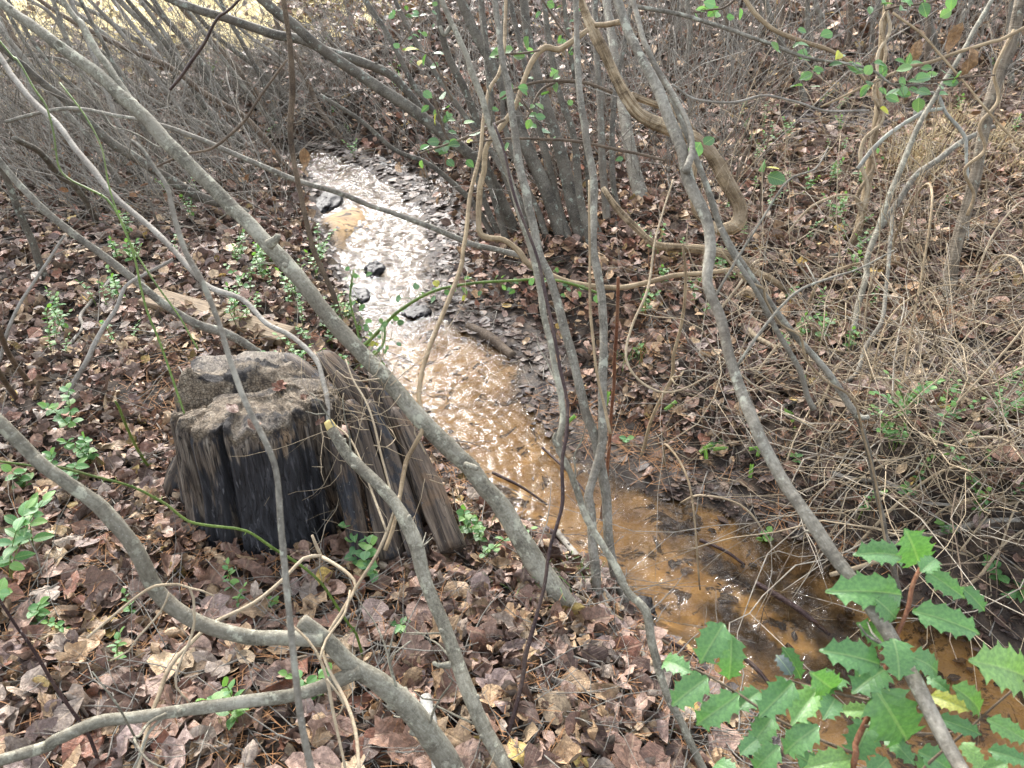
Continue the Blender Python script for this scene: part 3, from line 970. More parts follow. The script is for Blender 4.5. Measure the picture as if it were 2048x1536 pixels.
tree("crooked_sapling", "crooked grey sapling rooted left of the holly and kinked low down", "sapling", 'bark_olive', [
    ("trunk", [(1440, 1620, 26), (1406, 1536, 25), (1368, 1455, 24), (1345, 1410, 24), (1318, 1345, 25), (1305, 1290, 25), (1292, 1222, 26), (1256, 1184, 24), (1234, 1141, 22), (1203, 1090, 20), (1176, 1042, 21), (1140, 945, 19), (1117, 893, 20), (1128, 835, 19), (1117, 773, 18), (1104, 705, 18),
               (1090, 637, 18), (1076, 568, 18), (1062, 505, 17), (1039, 427, 17), (1008, 325, 18), (981, 256, 18), (960, 188, 18), (936, 120, 17), (912, 62, 16), (885, 0, 15)], None, 2.75, dict(BIG, stubs=12)),
    ("branch_stub", [(1116, 893, 14), (1108, 880, 10), (1112, 866, 8)], 2.25, 2.25, dict(ns=7, step=0.01)),
    ("branch_stub", [(900, 55, 12), (888, 70, 10), (880, 52, 8)], 2.74, 2.72, dict(ns=7, step=0.01))])
one("dark_cane", "dark purple brown cane curving up beside the crooked sapling", "cane", 'bark_dark',
    [(998, 1512, 12), (1025, 1438, 11), (1046, 1353, 11), (1050, 1315, 12), (1070, 1243, 10), (1090, 1165, 9), (1100, 1096, 9), (1124, 1011, 9), (1124, 927, 9), (1133, 870, 9), (1135, 808, 8), (1121, 739, 8), (1107, 664, 8), (1090, 585, 8), (1073, 510, 7), (1029, 393, 7), (1008, 301, 6), (988, 246, 5)],
    None, 2.5, ns=8, step=0.02, rough=0.14, stubs=14)
one("brown_rod", "thin upright brown rod with a snapped top among the streamside stems", "stem", 'bark_red', [(1204, 1040, 9), (1217, 910, 8), (1227, 773, 8), (1233, 640, 8), (1235, 556, 8)], None, 2.75, **dict(THIN, stubs=4))
one("tan_rod", "thin tan rod standing against the straight streamside stem", "stem", 'vine_tan', [(1222, 868, 8), (1205, 800, 7), (1192, 740, 7), (1182, 637, 7), (1180, 500, 6), (1178, 360, 5)], 2.7, 2.9, **THIN)
one("hanging_vine", "pale looping vine hanging right of the streamside stems", "vine", 'twig_pale',
    [(1345, 360, 4), (1312, 480, 5), (1295, 579, 6), (1268, 644, 6), (1252, 700, 6), (1259, 737, 6), (1288, 770, 6), (1329, 784, 5), (1377, 773, 5), (1420, 750, 4)], 2.8, 2.5, **THIN)
tree("dead_forb", "dry forked tan stalk on the right bank below the kinked sapling", "stalk", 'vine_tan', [
    ("stalk", [(1283, 912, 8), (1295, 869, 8), (1312, 818, 8), (1343, 757, 9), (1349, 705, 8), (1364, 637, 8), (1372, 560, 7), (1366, 490, 6)], None, 3.1, dict(THIN)),
    ("branch", [(1343, 757, 6), (1362, 752, 4), (1368, 742, 3)], 3.0, 3.0, dict(THIN)),
    ("branch", [(1343, 757, 6), (1350, 768, 4), (1364, 772, 3)], 3.0, 2.98, dict(THIN))])

# --- alder clump in the middle distance
CB, cd = G(1120, 470)
clump = thing("alder_clump", "clump of many dark grey alder stems fanning up beside the stream bend", "tree", CB)
for k, (pts, dep) in enumerate([
    ([(1030, 462, 34), (988, 372, 34), (953, 320, 33), (892, 273, 33), (834, 226, 33), (765, 180, 33), (714, 146, 32), (660, 110, 31), (632, 89, 31), (581, 44, 30), (526, 0, 29)], 4.6),
    ([(1124, 470, 44), (1092, 380, 40), (1056, 300, 36), (1030, 230, 34), (990, 140, 32), (955, 75, 30), (922, 0, 28)], 5.0),
    ([(1160, 470, 44), (1135, 359, 38), (1117, 290, 34), (1090, 205, 30), (1073, 144, 27), (1056, 68, 25), (1047, 0, 24)], 5.2),
    ([(1182, 495, 24), (1160, 393, 22), (1148, 273, 20), (1124, 205, 19), (1107, 137, 18), (1097, 68, 17), (1088, 0, 16)], 4.9),
    ([(1015, 490, 22), (985, 380, 22), (964, 290, 22), (950, 232, 21), (926, 171, 21), (899, 120, 20), (882, 60, 18), (872, 0, 17)], 4.7),
    ([(1000, 475, 18), (970, 405, 17), (945, 330, 17), (915, 280, 16), (865, 219, 16), (824, 164, 16), (793, 102, 15), (765, 51, 15), (731, 0, 14)], 5.2),
    ([(1285, 400, 46), (1268, 340, 42), (1252, 250, 34), (1235, 150, 28), (1222, 60, 25), (1213, 0, 23)], 5.9),
    ([(1060, 465, 26), (1030, 400, 24), (1005, 330, 23), (985, 250, 22), (978, 150, 20), (968, 60, 19), (962, 0, 18)], 5.5),
    ([(1215, 450, 24), (1205, 330, 22), (1200, 200, 20), (1192, 90, 18), (1190, 0, 16)], 5.6),
    ([(1095, 480, 20), (1075, 420, 18), (1040, 345, 17), (1010, 250, 16), (1002, 120, 15), (1012, 0, 13)], 5.0),
    ([(1140, 480, 22), (1120, 420, 20), (1098, 330, 19), (1075, 240, 18), (1050, 130, 17), (1020, 0, 15)], 5.5),
    ([(1080, 475, 15), (1040, 400, 14), (980, 300, 13), (900, 190, 12), (830, 80, 11), (790, 0, 10)], 5.4),
    ([(1200, 470, 14), (1180, 400, 13), (1168, 250, 12), (1140, 100, 11), (1128, 0, 10)], 4.8),
    ([(1240, 430, 15), (1225, 350, 14), (1228, 200, 13), (1250, 80, 12), (1262, 0, 10)], 5.4),
    ([(985, 470, 14), (940, 400, 13), (860, 330, 12), (790, 300, 11), (720, 240, 10), (640, 190, 9)], 5.0)]):
    b0, dd = G(pts[0][0], pts[0][1])
    me, _, _ = stem_mesh("stem", pts, None, dep * dd / 5.15, ns=12, step=0.04, rough=0.07, stubs=5, ext=1.0, origin=CB)
    link("stem", me, M['bark_alder' if k not in (6,) else 'bark_grey'], clump)

# --- big shaggy grape vine
vine = tree("shaggy_grapevine", "thick shaggy tan grapevine drooping in a loop right of the alder clump", "vine", 'vine_shag', [
    ("vine_stem", [(1420, 456, 26), (1450, 460, 34), (1476, 446, 40), (1480, 414, 38), (1458, 372, 38), (1430, 318, 36), (1392, 280, 36), (1340, 258, 40), (1290, 238, 40), (1258, 205, 34), (1234, 160, 30), (1202, 92, 34), (1182, 50, 30), (1162, 0, 22)], 4.4, 4.2, dict(ns=28, step=0.025, rough=0.22, stubs=0, ridge=0.35)),
    ("vine_strand", [(1420, 450, 22), (1390, 420, 20), (1385, 350, 22), (1395, 300, 22), (1360, 230, 24), (1300, 205, 20), (1262, 190, 18)], 4.55, 4.3, dict(ns=24, step=0.03, rough=0.22, ridge=0.35)),
    ("vine_strand", [(1206, 376, 16), (1234, 417, 18), (1275, 458, 20), (1312, 489, 20), (1350, 494, 21), (1410, 499, 22), (1470, 515, 22), (1505, 540, 22)], 4.5, 4.3, dict(ns=24, step=0.03, rough=0.2, ridge=0.3)),
    ("vine_strand", [(1505, 540, 20), (1540, 556, 21), (1570, 580, 18), (1600, 610, 12)], 4.3, 'g', dict(ns=12, step=0.02, rough=0.45))])
one("twisted_vine", "knobbly vine twisted like rope lying on the leaf litter below the grapevine loop", "vine", 'vine_shag', [(1470, 600, 14), (1495, 585, 18), (1515, 600, 18), (1535, 620, 18), (1565, 628, 16)], None, 'g', ns=10, step=0.015, rough=0.6)
one("cut_vine_stub", "short sawn vine stub sticking out right of the grapevine top", "vine", 'vine_tan', [(1190, 50, 12), (1215, 49, 13), (1242, 43, 13)], 4.2, 4.1, ns=10, step=0.02, rough=0.12)
one("smooth_liana", "smooth tan liana bending in an S over the alder clump and along the far bank", "vine", 'vine_tan',
    [(1460, 540, 11), (1410, 546, 12), (1350, 551, 13), (1295, 565, 14), (1244, 575, 15), (1193, 573, 15), (1141, 565, 14), (1097, 548, 14), (1056, 527, 14), (1038, 503, 14), (1008, 480, 13), (974, 475, 14), (958, 457, 14), (960, 376, 14), (968, 342, 13), (974, 292, 13), (1008, 246, 13), (1032, 210, 13), (1047, 164, 13), (1066, 120, 14), (1090, 95, 14), (1117, 99, 14), (1145, 82, 13), (1175, 60, 12)],
    3.75, 4.1, ns=10, step=0.025, rough=0.14, stubs=4)
one("slender_liana", "long slender tan liana dropping from the top edge down to the stump", "vine", 'vine_tan',
    [(770, 1100, 10), (785, 1060, 10), (798, 1000, 10), (812, 925, 11), (832, 885, 11), (845, 855, 11), (838, 790, 11), (847, 732, 11), (871, 664, 11), (899, 596, 11), (922, 534, 11), (926, 500, 10), (933, 461, 10), (940, 393, 10), (960, 308, 9), (967, 239, 9), (978, 181, 9), (998, 147, 9), (1008, 102, 9), (1010, 50, 8), (1012, 0, 8)],
    2.35, 3.4, ns=8, step=0.025, rough=0.12, stubs=4)

# --- left thicket
TK = dict(ns=9, step=0.04, rough=0.11, stubs=3, wig=0.012)
LEAN = "grey stems leaning left in the thicket"
one("leaning_sapling", "long smooth grey stem leaning left, its foot hidden behind the stump", "sapling", 'bark_grey', [(548, 725, 22), (496, 691, 24), (444, 664, 26), (393, 647, 26), (342, 620, 24), (291, 575, 23), (239, 535, 22), (205, 512, 22), (154, 475, 22), (103, 434, 21), (51, 383, 20), (0, 325, 19)], None, 3.3, **TK)
one("leaning_sapling", "dark curved stem bending in behind the long leaning sapling", "sapling", 'bark_alder', [(500, 430, 26), (444, 407, 27), (393, 390, 28), (335, 355, 28), (273, 318, 27), (222, 284, 26), (164, 232, 24), (105, 180, 22), (50, 135, 20), (0, 90, 18)], None, 4.6, **TK)
one("twisted_creeper", "pale twisted vine stem running from the left edge down to the stump", "vine", 'twig_grey', [(656, 845, 11), (655, 800, 11), (648, 770, 11), (632, 719, 12), (581, 671, 12), (533, 647, 12), (485, 599, 13), (420, 575, 13), (383, 541, 13), (342, 495, 14), (301, 454, 14), (260, 420, 14), (219, 383, 14), (191, 345, 14), (154, 301, 14), (113, 246, 14), (68, 205, 14), (31, 160, 13), (0, 113, 13)], 2.62, 3.7, ns=9, step=0.03, rough=0.16, stubs=3)
one("long_branch", "thin grey branch slanting from the left edge over the upper stream", "branch", 'bark_grey', [(1045, 515, 17), (974, 496, 17), (912, 475, 17), (851, 451, 16), (765, 420, 16), (690, 390, 15), (581, 355, 14), (496, 318, 13), (410, 284, 12), (325, 253, 10), (239, 232, 9), (164, 219, 9), (103, 222, 8), (10, 243, 8)], 4.3, 4.2, **dict(TK, ext=0.3))
one("upright_sapling", "upright brown grey stem standing left of the upper stream", "sapling", 'bark_brown', [(690, 665, 15), (680, 637, 15), (670, 596, 15), (649, 551, 15), (630, 500, 15), (612, 430, 15), (602, 393, 15), (588, 325, 15), (581, 256, 14), (586, 171, 14), (581, 85, 13), (566, 0, 12)], None, 3.6, **TK)
one("fallen_limb", "dark limb lying along the left bank under the leaning stems", "branch", 'bark_alder', [(200, 450, 16), (154, 376, 18), (123, 355, 18), (85, 308, 18), (31, 277, 16)], None, 4.2, **TK)
one("leaning_sapling", "thick short grey stem at the left edge below the fallen dark limb", "sapling", 'bark_alder', [(95, 560, 22), (75, 513, 22), (34, 410, 20), (7, 342, 18), (-20, 290, 17)], None, 4.0, **TK)
one("leaning_sapling", "grey stem leaning into the left edge above the litter beside the green sprigs", "sapling", 'bark_brown', [(58, 768, 15), (27, 722, 15), (0, 664, 14)], None, 3.0, **TK)
one("leaning_sapling", "short brown stem leaning into the left edge just below another one", "sapling", 'bark_brown', [(38, 800, 15), (0, 746, 14)], None, 2.9, **TK)
one("upper_left_limb", "smooth grey limb crossing the top left behind the alder trunk", "branch", 'bark_alder', [(850, 225, 20), (790, 158, 26), (740, 132, 28), (660, 106, 28), (605, 82, 28), (513, 58, 27), (434, 31, 25), (376, 10, 24), (335, -4, 22)], 5.5, 5.2, **TK)
for k, (pts, lab) in enumerate([
    ([(410, 230, 17), (376, 171, 16), (342, 120, 16), (290, 51, 15), (239, 0, 14)], "pale grey leaning stem right of the fork at the top left"),
    ([(530, 300, 15), (496, 256, 14), (444, 188, 14), (393, 113, 13), (342, 51, 13), (308, 0, 12)], "grey leaning stem reaching the top edge left of the upright stem"),
    ([(600, 360, 14), (564, 325, 14), (496, 239, 14), (410, 188, 13), (342, 137, 13), (256, 99, 12), (205, 75, 12), (147, 44, 11), (79, 0, 10)], "long thin grey stem arching over the thicket to the top left corner"),
    ([(360, 140, 11), (328, 103, 11), (273, 79, 11), (212, 38, 10), (144, 0, 10)], "slim grey stem just right of the sapling fork"),
    ([(330, 300, 12), (239, 205, 12), (191, 171, 12), (144, 130, 11), (103, 116, 10), (40, 112, 9), (0, 128, 8)], "slim crooked stem passing under the long leaning sapling"),
    ([(150, 330, 14), (110, 240, 14), (60, 150, 13), (25, 70, 12), (0, 20, 11)], "pale stem at the left edge below the top corner"),
    ([(260, 400, 13), (190, 290, 13), (120, 210, 12), (50, 120, 12), (0, 60, 11)], "brown grey stem under the leaning sapling at the left edge"),
    ([(480, 260, 12), (430, 190, 12), (380, 100, 11), (330, 40, 10), (290, 0, 9)], "thin dark stem in the middle of the left thicket"),
    ([(545, 250, 14), (500, 170, 13), (430, 90, 13), (385, 40, 12), (350, 0, 11)], "lichen spotted stem in the thicket left of the upright stem"),
    ([(560, 330, 10), (470, 285, 10), (380, 235, 9), (290, 190, 9), (200, 100, 8)], "low dark stem lying at a slant behind the leaning sapling"),
    ([(620, 330, 12), (560, 250, 12), (520, 150, 11), (470, 60, 10), (440, 0, 9)], "dark slender stem behind the upright stem"),
    ([(700, 300, 12), (640, 220, 12), (600, 130, 11), (560, 60, 10), (540, 0, 9)], "slender stem crossing under the alder trunk at the top")]):
    one("leaning_sapling", lab, "sapling", ['bark_grey', 'bark_alder', 'bark_brown'][k % 3], pts, None, G(pts[0][0], pts[0][1])[1] * 0.97, LEAN, **TK)
one("bare_twig", "dark bare twig slanting up to the top edge across the thicket", "twig", 'bark_dark', [(340, 180, 7), (355, 161, 8), (403, 96, 8), (434, 38, 7), (480, -2, 6)], 4.2, 4.0, **THIN)
one("bare_twig", "thin bare twig crossing behind the upright stem in the left thicket", "twig", 'bark_brown', [(300, 340, 5), (362, 312, 6), (427, 294, 7), (478, 253, 7), (513, 205, 6), (550, 150, 6), (574, 120, 5)], 3.9, 3.7, **THIN)
one("bent_branch", "pale bent dead branch standing on the litter at the left of the stump", "branch", 'twig_grey', [(133, 805, 13), (142, 775, 12), (174, 722, 12), (191, 685, 12), (208, 654, 11), (232, 616, 10), (253, 572, 9), (291, 548, 8), (325, 530, 8), (345, 518, 7)], None, 3.6, **dict(THIN, ns=8, stubs=3))
one("bent_branch", "grey twig rising from the left edge past the leaf litter", "branch", 'twig_grey', [(-5, 735, 9), (20, 654, 9), (51, 589, 8), (96, 520, 8), (130, 470, 6)], None, 3.6, **THIN)
one("bramble_cane", "dark purple bramble cane crossing the litter in the bottom left corner", "cane", 'bark_dark', [(205, 1550, 9), (178, 1479, 8), (147, 1431, 8), (113, 1380, 8), (79, 1325, 8), (41, 1267, 7), (0, 1205, 7)], None, 1.75, **dict(THIN, thorns=14))

# --- green briars
one("green_briar", "green thorny briar stem arching over the litter in front of the stump", "briar", 'green_stem',
    [(730, 1330, 5.8), (711, 1267, 6.5), (697, 1250, 6.5), (666, 1199, 6.5), (639, 1161, 6.5), (598, 1127, 6.5), (547, 1096, 6.5), (492, 1062, 6.5), (427, 1052, 6.5), (376, 1042, 6.5), (335, 1011, 6.5), (308, 996, 6.5), (267, 975, 5.8), (188, 951, 5.8), (103, 931, 5.8), (0, 924, 5.0)], None, 1.6, **dict(THIN, ns=8, thorns=26, wig=0.003))
one("green_briar", "green briar stem hanging from the left edge to the top of the stump", "briar", 'green_stem',
    [(372, 840, 5.0), (355, 790, 5.8), (335, 732, 5.8), (314, 671, 5.8), (297, 630, 5.8), (280, 568, 5.8), (263, 500, 5.8), (240, 440, 5.8), (215, 400, 5.8), (181, 379, 5.0), (137, 355, 5.0), (116, 325, 5.0), (106, 260, 5.0), (92, 212, 5.0), (68, 178, 5.0), (34, 120, 4.3), (0, 82, 4.3)], 2.6, 2.8, **dict(THIN, thorns=26))
one("green_briar", "pale green briar crossing the leaning stems left of the upper stream", "briar", 'green_stem',
    [(395, 700, 4.3), (362, 637, 4.3), (325, 585, 4.3), (290, 534, 4.3), (262, 490, 4.3), (240, 440, 4.3), (219, 376, 4.3), (205, 300, 4.3), (171, 232, 4.3), (120, 164, 3.6)], 3.0, 3.3, **dict(THIN, thorns=20))
one("green_stub", "short dark green briar stub poking from the litter left of the stump", "briar", 'green_stem', [(303, 942, 6.5), (284, 914, 6.5), (256, 859, 6.5), (238, 815, 5.8), (231, 803, 4.3)], None, 2.62, **dict(THIN, thorns=5))

# --- pale forked dead twigs in the near left
tree("forked_dead_twig", "pale forked dead twig arching over the litter between limb and stump", "twig", 'twig_pale', [
    ("twig", [(272, 1560, 11), (301, 1438, 10), (318, 1394, 10), (342, 1332, 10), (376, 1291, 10), (424, 1247, 9), (506, 1206, 9), (574, 1148, 8), (605, 1117, 8), (640, 1112, 9)], 1.5, 1.95, dict(THIN, ns=8)),
    ("twig_fork", [(643, 1112, 9), (632, 1088, 8), (625, 1070, 6)], 1.95, 1.95, dict(THIN)),
    ("twig_fork", [(643, 1112, 9), (672, 1128, 8), (700, 1148, 8), (712, 1172, 7), (690, 1212, 8), (660, 1258, 8), (646, 1292, 8), (660, 1340, 8), (690, 1400, 9), (712, 1480, 9), (722, 1545, 9)], 1.95, 1.55, dict(THIN, ns=8))])
tree("looped_dead_twig", "pale looping dead twig lying over the bent limb of the forked sapling", "twig", 'twig_pale', [
    ("twig", [(174, 1276, 6), (239, 1223, 6), (294, 1182, 7), (328, 1172, 7), (379, 1177, 6), (390, 1223, 6), (386, 1267, 6), (355, 1332, 5), (352, 1370, 5), (380, 1400, 4)], 1.48, 1.5, dict(THIN)),
    ("twig_fork", [(379, 1177, 5), (405, 1182, 4), (428, 1192, 3)], 1.49, 1.5, dict(THIN)),
    ("twig_fork", [(335, 1185, 5), (318, 1223, 5), (273, 1274, 5), (256, 1302, 4), (222, 1322, 4)], 1.48, 1.5, dict(THIN))])
tree("bare_pale_twig", "pale bare twig standing before the right half of the stump", "twig", 'twig_pale', [
    ("twig", [(660, 1265, 8), (690, 1215, 9), (722, 1160, 8), (752, 1110, 8), (780, 1050, 8), (798, 990, 7)], 2.0, 2.2, dict(THIN)),
    ("twig_fork", [(772, 1062, 6), (735, 960, 6), (700, 880, 5), (668, 850, 4)], 2.1, 2.3, dict(THIN)),
    ("twig_fork", [(790, 1010, 6), (760, 900, 6), (735, 810, 5), (705, 760, 4), (690, 720, 4)], 2.2, 2.4, dict(THIN))])
tree("bent_pale_twig", "pale bent twig rising left of the forked trunk at the bottom", "twig", 'twig_pale', [
    ("twig", [(690, 1545, 7), (672, 1440, 8), (655, 1360, 8), (630, 1300, 7), (598, 1262, 7), (570, 1240, 5)], 1.55, 1.66, dict(THIN)),
    ("twig_fork", [(640, 1320, 6), (652, 1280, 6), (690, 1225, 6), (700, 1180, 5)], 1.6, 1.75, dict(THIN)),
    ("twig_fork", [(655, 1360, 5), (690, 1410, 5), (670, 1440, 4)], 1.58, 1.6, dict(THIN))])

# --- right side
VD = G(1702, 495)[1] - 0.05
FD = G(1890, 612)[1] - 0.06
tree("vine_wrapped_trunk", "slim tan trunk wrapped in twisted vines standing on the right slope", "tree", 'vine_tan', [
    ("trunk", [(1702, 495, 24), (1717, 455, 24), (1731, 393, 24), (1741, 325, 22), (1748, 273, 20), (1755, 205, 18), (1758, 144, 17), (1765, 70, 16), (1772, 0, 15)], None, None, dict(TK, mat='vine_tan')),
    ("vine_strand", [(1692, 500, 10), (1722, 440, 11), (1716, 390, 10), (1748, 335, 11), (1738, 290, 9), (1762, 230, 10), (1748, 180, 9), (1772, 110, 9), (1762, 50, 9), (1782, 0, 8)], VD, VD + .02, dict(THIN, mat='vine_shag', ns=8)),
    ("vine_strand", [(1725, 420, 9), (1735, 375, 10), (1722, 330, 10), (1728, 280, 9), (1765, 240, 8), (1758, 170, 8), (1755, 110, 8), (1780, 60, 8), (1768, 0, 7)], VD, VD + .02, dict(THIN, mat='twig_pale', ns=8))])
tree("flaky_trunk", "flaky barked grey tree trunk standing at the right edge", "tree", 'bark_flaky', [
    ("trunk", [(1890, 612, 34), (1900, 568, 34), (1910, 500, 33), (1936, 410, 33), (1956, 342, 33), (1973, 239, 32), (1997, 154, 31), (2022, 85, 30), (2038, 0, 30)], None, None, dict(TK, ns=22, rough=0.14, ridge=0.22)),
    ("vine_strand", [(1935, 430, 8), (1948, 390, 8), (1930, 340, 8), (1970, 300, 8), (1960, 250, 8), (1998, 200, 8), (1990, 140, 8), (2028, 60, 8)], FD, FD, dict(THIN, mat='vine_tan'))])
one("slanting_sapling", "slim stem leaning against the flaky trunk", "sapling", 'bark_brown', [(1940, 300, 12), (1970, 232, 13), (1997, 137, 13), (2028, 51, 12), (2048, 0, 11)], 5.3, 5.5, **TK)
one("angled_branch", "broken branch rising at an angle from the litter on the right slope", "branch", 'bark_grey', [(1650, 520, 13), (1690, 505, 14), (1724, 489, 14), (1758, 458, 14), (1796, 403, 14), (1833, 349, 14), (1878, 318, 14), (1929, 280, 13), (1987, 252, 9)], None, 4.9, **TK)
one("slope_sapling", "olive stem leaning right beside the vine wrapped trunk", "sapling", 'bark_olive', [(1695, 688, 14), (1705, 650, 14), (1717, 613, 14), (1731, 551, 14), (1741, 500, 14), (1775, 403, 14), (1792, 359, 14), (1827, 273, 13), (1864, 205, 12), (1920, 110, 11), (1985, 0, 10)], None, 4.7, **TK)
one("slope_sapling", "thin kinked grey stem on the right slope above the broken limb", "sapling", 'bark_grey', [(1667, 825, 10), (1680, 773, 10), (1710, 746, 10), (1734, 691, 10), (1765, 640, 10), (1772, 568, 9), (1779, 500, 9), (1785, 430, 8)], None, 3.8, **TK)
tree("lichen_branch", "whitish lichen covered crooked branch on the right", "branch", 'twig_lichen', [
    ("branch", [(1715, 338, 9), (1748, 297, 10), (1779, 267, 10), (1827, 236, 10), (1850, 222, 10), (1885, 217, 9)], 4.6, 4.5, dict(THIN, ns=8, stubs=5, rough=0.2)),
    ("side_branch", [(1827, 236, 8), (1838, 195, 8), (1871, 190, 9), (1892, 226, 9), (1926, 270, 9), (1932, 301, 8), (1936, 376, 7), (1935, 480, 6)], 4.55, 4.4, dict(THIN, ns=8, stubs=4, rough=0.2))])
one("drooping_vine", "thin vine sagging across the slope from the grapevine to the vine wrapped trunk", "vine", 'twig_grey', [(1345, 168, 5), (1392, 198, 6), (1461, 205, 6), (1529, 191, 6), (1587, 202, 6), (1656, 222, 6), (1738, 222, 5)], 4.0, 4.4, **THIN)
one("drooping_vine", "long straight thin vine slanting down to the right edge past the flaky trunk", "vine", 'vine_tan', [(1785, 27, 6), (1844, 68, 6), (1881, 109, 6), (1929, 164, 6), (1973, 219, 6), (2046, 294, 6)], 3.9, 3.6, **THIN)
one("rising_vine", "tan vine rising to the right edge across the flaky trunk", "vine", 'vine_tan', [(1640, 215, 5), (1755, 161, 8), (1810, 137, 9), (1861, 123, 9), (1912, 106, 9), (1980, 85, 9), (2045, 58, 9)], 4.2, 3.9, **THIN)
one("curving_branch", "slim brown branch curving down from the top edge into the leafy sprays", "branch", 'vine_tan', [(1485, -4, 10), (1512, 34, 10), (1553, 65, 10), (1615, 85, 10), (1656, 99, 9), (1700, 126, 8), (1735, 165, 6)], 4.0, 3.9, **TK)
one("small_trunk", "small grey trunk standing behind the leafy sprays on the right", "tree", 'bark_alder', [(1612, 212, 18), (1594, 154, 17), (1570, 103, 16), (1553, 65, 15), (1530, 0, 14)], None, None, **TK)
one("cut_sprout", "small stem with cut top standing right of the grapevine loop", "sapling", 'bark_brown', [(1470, 370, 10), (1483, 330, 10), (1500, 290, 9)], None, None, **TK)

# ================================================================== LEAF SHAPES
def leaf_blade(kind, rg, lod=0):
    """Unit-length dead or green leaf: base at origin, tip along +Y, faces +Z. Returns V, faces, tc."""
    if kind == 'oval':
        nv, nu = (7, 5) if lod == 0 else (4, 3)
        v = np.linspace(0, 1, nv); u = np.linspace(-1, 1, nu)
        wd = rg.uniform(0.24, 0.40)
        sk = rg.uniform(0.75, 1.25)
        hw = wd * np.sin(np.pi * np.clip(v, 0.0, 1) ** sk) ** 0.75
        hw[0] = 0.015; hw[-1] = 0.012
        Uu, Vv = np.meshgrid(u, v)
        X = Uu * hw[:, None]; Y = Vv * 1.0
        i = np.arange(nv - 1)[:, None] * nu; j = np.arange(nu - 1)[None, :]
        F = [np.stack([i + j, i + j + 1, i + nu + j + 1, i + nu + j], -1).reshape(-1, 4)]
        x, y = X.ravel(), Y.ravel()
    else:
        n = 18 if lod == 0 else 10
        a = np.linspace(0, 2 * np.pi, n, endpoint=False) + np.pi / n * 0
        # lobed outline, measured from the tip direction
        lob = 3 if kind == 'lobe3' else 5
        if kind == 'heart':
            r = 0.44 + 0.06 * np.cos(a) + 0.02 * rg.normal(size=n)
        else:
            r = 0.42 + 0.12 * np.cos(a * lob) * (0.6 + 0.4 * np.cos(a)) + 0.055 * rg.normal(size=n) + 0.05 * np.cos(a)
        x1 = r * np.sin(a); y1 = 0.5 + r * np.cos(a)
        mid = 0.55
        if lod == 0:
            x = np.concatenate([[0], x1 * mid, x1]); y = np.concatenate([[0.45], 0.45 + (y1 - 0.45) * mid, y1])
            k = np.arange(n)
            T = np.stack([np.zeros(n, int), 1 + (k + 1) % n, 1 + k], -1)
            Q = np.stack([1 + k, 1 + (k + 1) % n, 1 + n + (k + 1) % n, 1 + n + k], -1)
            F = [Q, T]
        else:
            x = np.concatenate([[0], x1]); y = np.concatenate([[0.45], y1])
            k = np.arange(n)
            F = [np.stack([np.zeros(n, int), 1 + (k + 1) % n, 1 + k], -1)]
    tc = np.stack([x, y, np.full(len(x), rg.uniform())], -1)
    return x, y, F, tc


def crumple(x, y, rg, amt):
    """bends, folds and wrinkles a flat blade"""
    s = rg.integers(1000)
    z = amt * (0.22 * vnoise(x * 4 + s, y * 4, s) + 0.13 * vnoise(x * 9, y * 9 + s, s + 1)) * 1.3
    fold = rg.uniform(-0.3, 0.9) * amt
    z = z + np.abs(x) * fold
    c = rg.uniform(-1.6, 2.6) * amt            # curl along the length
    if abs(c) > 0.05:
        t = (y - 0.5) * c
        rr = 1 / c
        y, z = 0.5 + np.sin(t) * (rr - z), rr - (rr - z) * np.cos(t)
    c2 = rg.uniform(-2.0, 3.2) * amt           # roll across the width
    if abs(c2) > 0.05:
        t = x * c2; rr = 1 / c2
        x, z = np.sin(t) * (rr - z), rr - (rr - z) * np.cos(t)
    return np.stack([x, y, z], -1)


VAR = {0: [], 1: [], 2: []}
rv = np.random.default_rng(11)
for k in range(26):
    kd = ['oval', 'lobe3', 'oval', 'lobe5', 'heart', 'oval', 'lobe3'][k % 7]
    x, y, F, tc = leaf_blade(kd, rv, 0)
    VAR[0].append((crumple(x, y, rv, rv.choice([0.5, 0.9, 1.3])), F, tc, kd))
for k in range(18):
    kd = ['oval', 'lobe3', 'oval', 'heart'][k % 4]
    x, y, F, tc = leaf_blade(kd, rv, 1)
    VAR[1].append((crumple(x, y, rv, rv.choice([0.4, 0.8, 1.0])), F, tc, kd))
for k in range(8):
    kd = ['lobe3', 'oval', 'heart'][k % 3]
    x, y, F, tc = leaf_blade(kd, rv, 1)
    VAR[2].append((crumple(x, y, rv, 0.3), F, tc, kd))

PAL = [((0.25, 0.135, 0.085), 'brown'), ((0.37, 0.235, 0.175), 'pinkish brown'), ((0.43, 0.28, 0.14), 'tan'), ((0.17, 0.085, 0.055), 'dark brown'), ((0.29, 0.205, 0.18), 'mauve brown'),
       ((0.25, 0.095, 0.05), 'russet'), ((0.36, 0.285, 0.225), 'greyish'), ((0.50, 0.36, 0.20), 'pale tan'), ((0.09, 0.05, 0.036), 'blackish'), ((0.52, 0.36, 0.06), 'yellow')]
PW = np.array([0.19, 0.16, 0.18, 0.14, 0.09, 0.06, 0.07, 0.06, 0.05, 0.012]); PW /= PW.sum()
PALC = np.array([p[0] for p in PAL])
PALC = (PALC * 0.80 + PALC.mean(1, keepdims=True) * 0.20) * np.array([1.30, 1.24, 1.15])
WETC = np.array([[0.045, 0.028, 0.021], [0.085, 0.05, 0.037], [0.13, 0.09, 0.075], [0.06, 0.05, 0.048], [0.20, 0.13, 0.085], [0.03, 0.02, 0.016]])


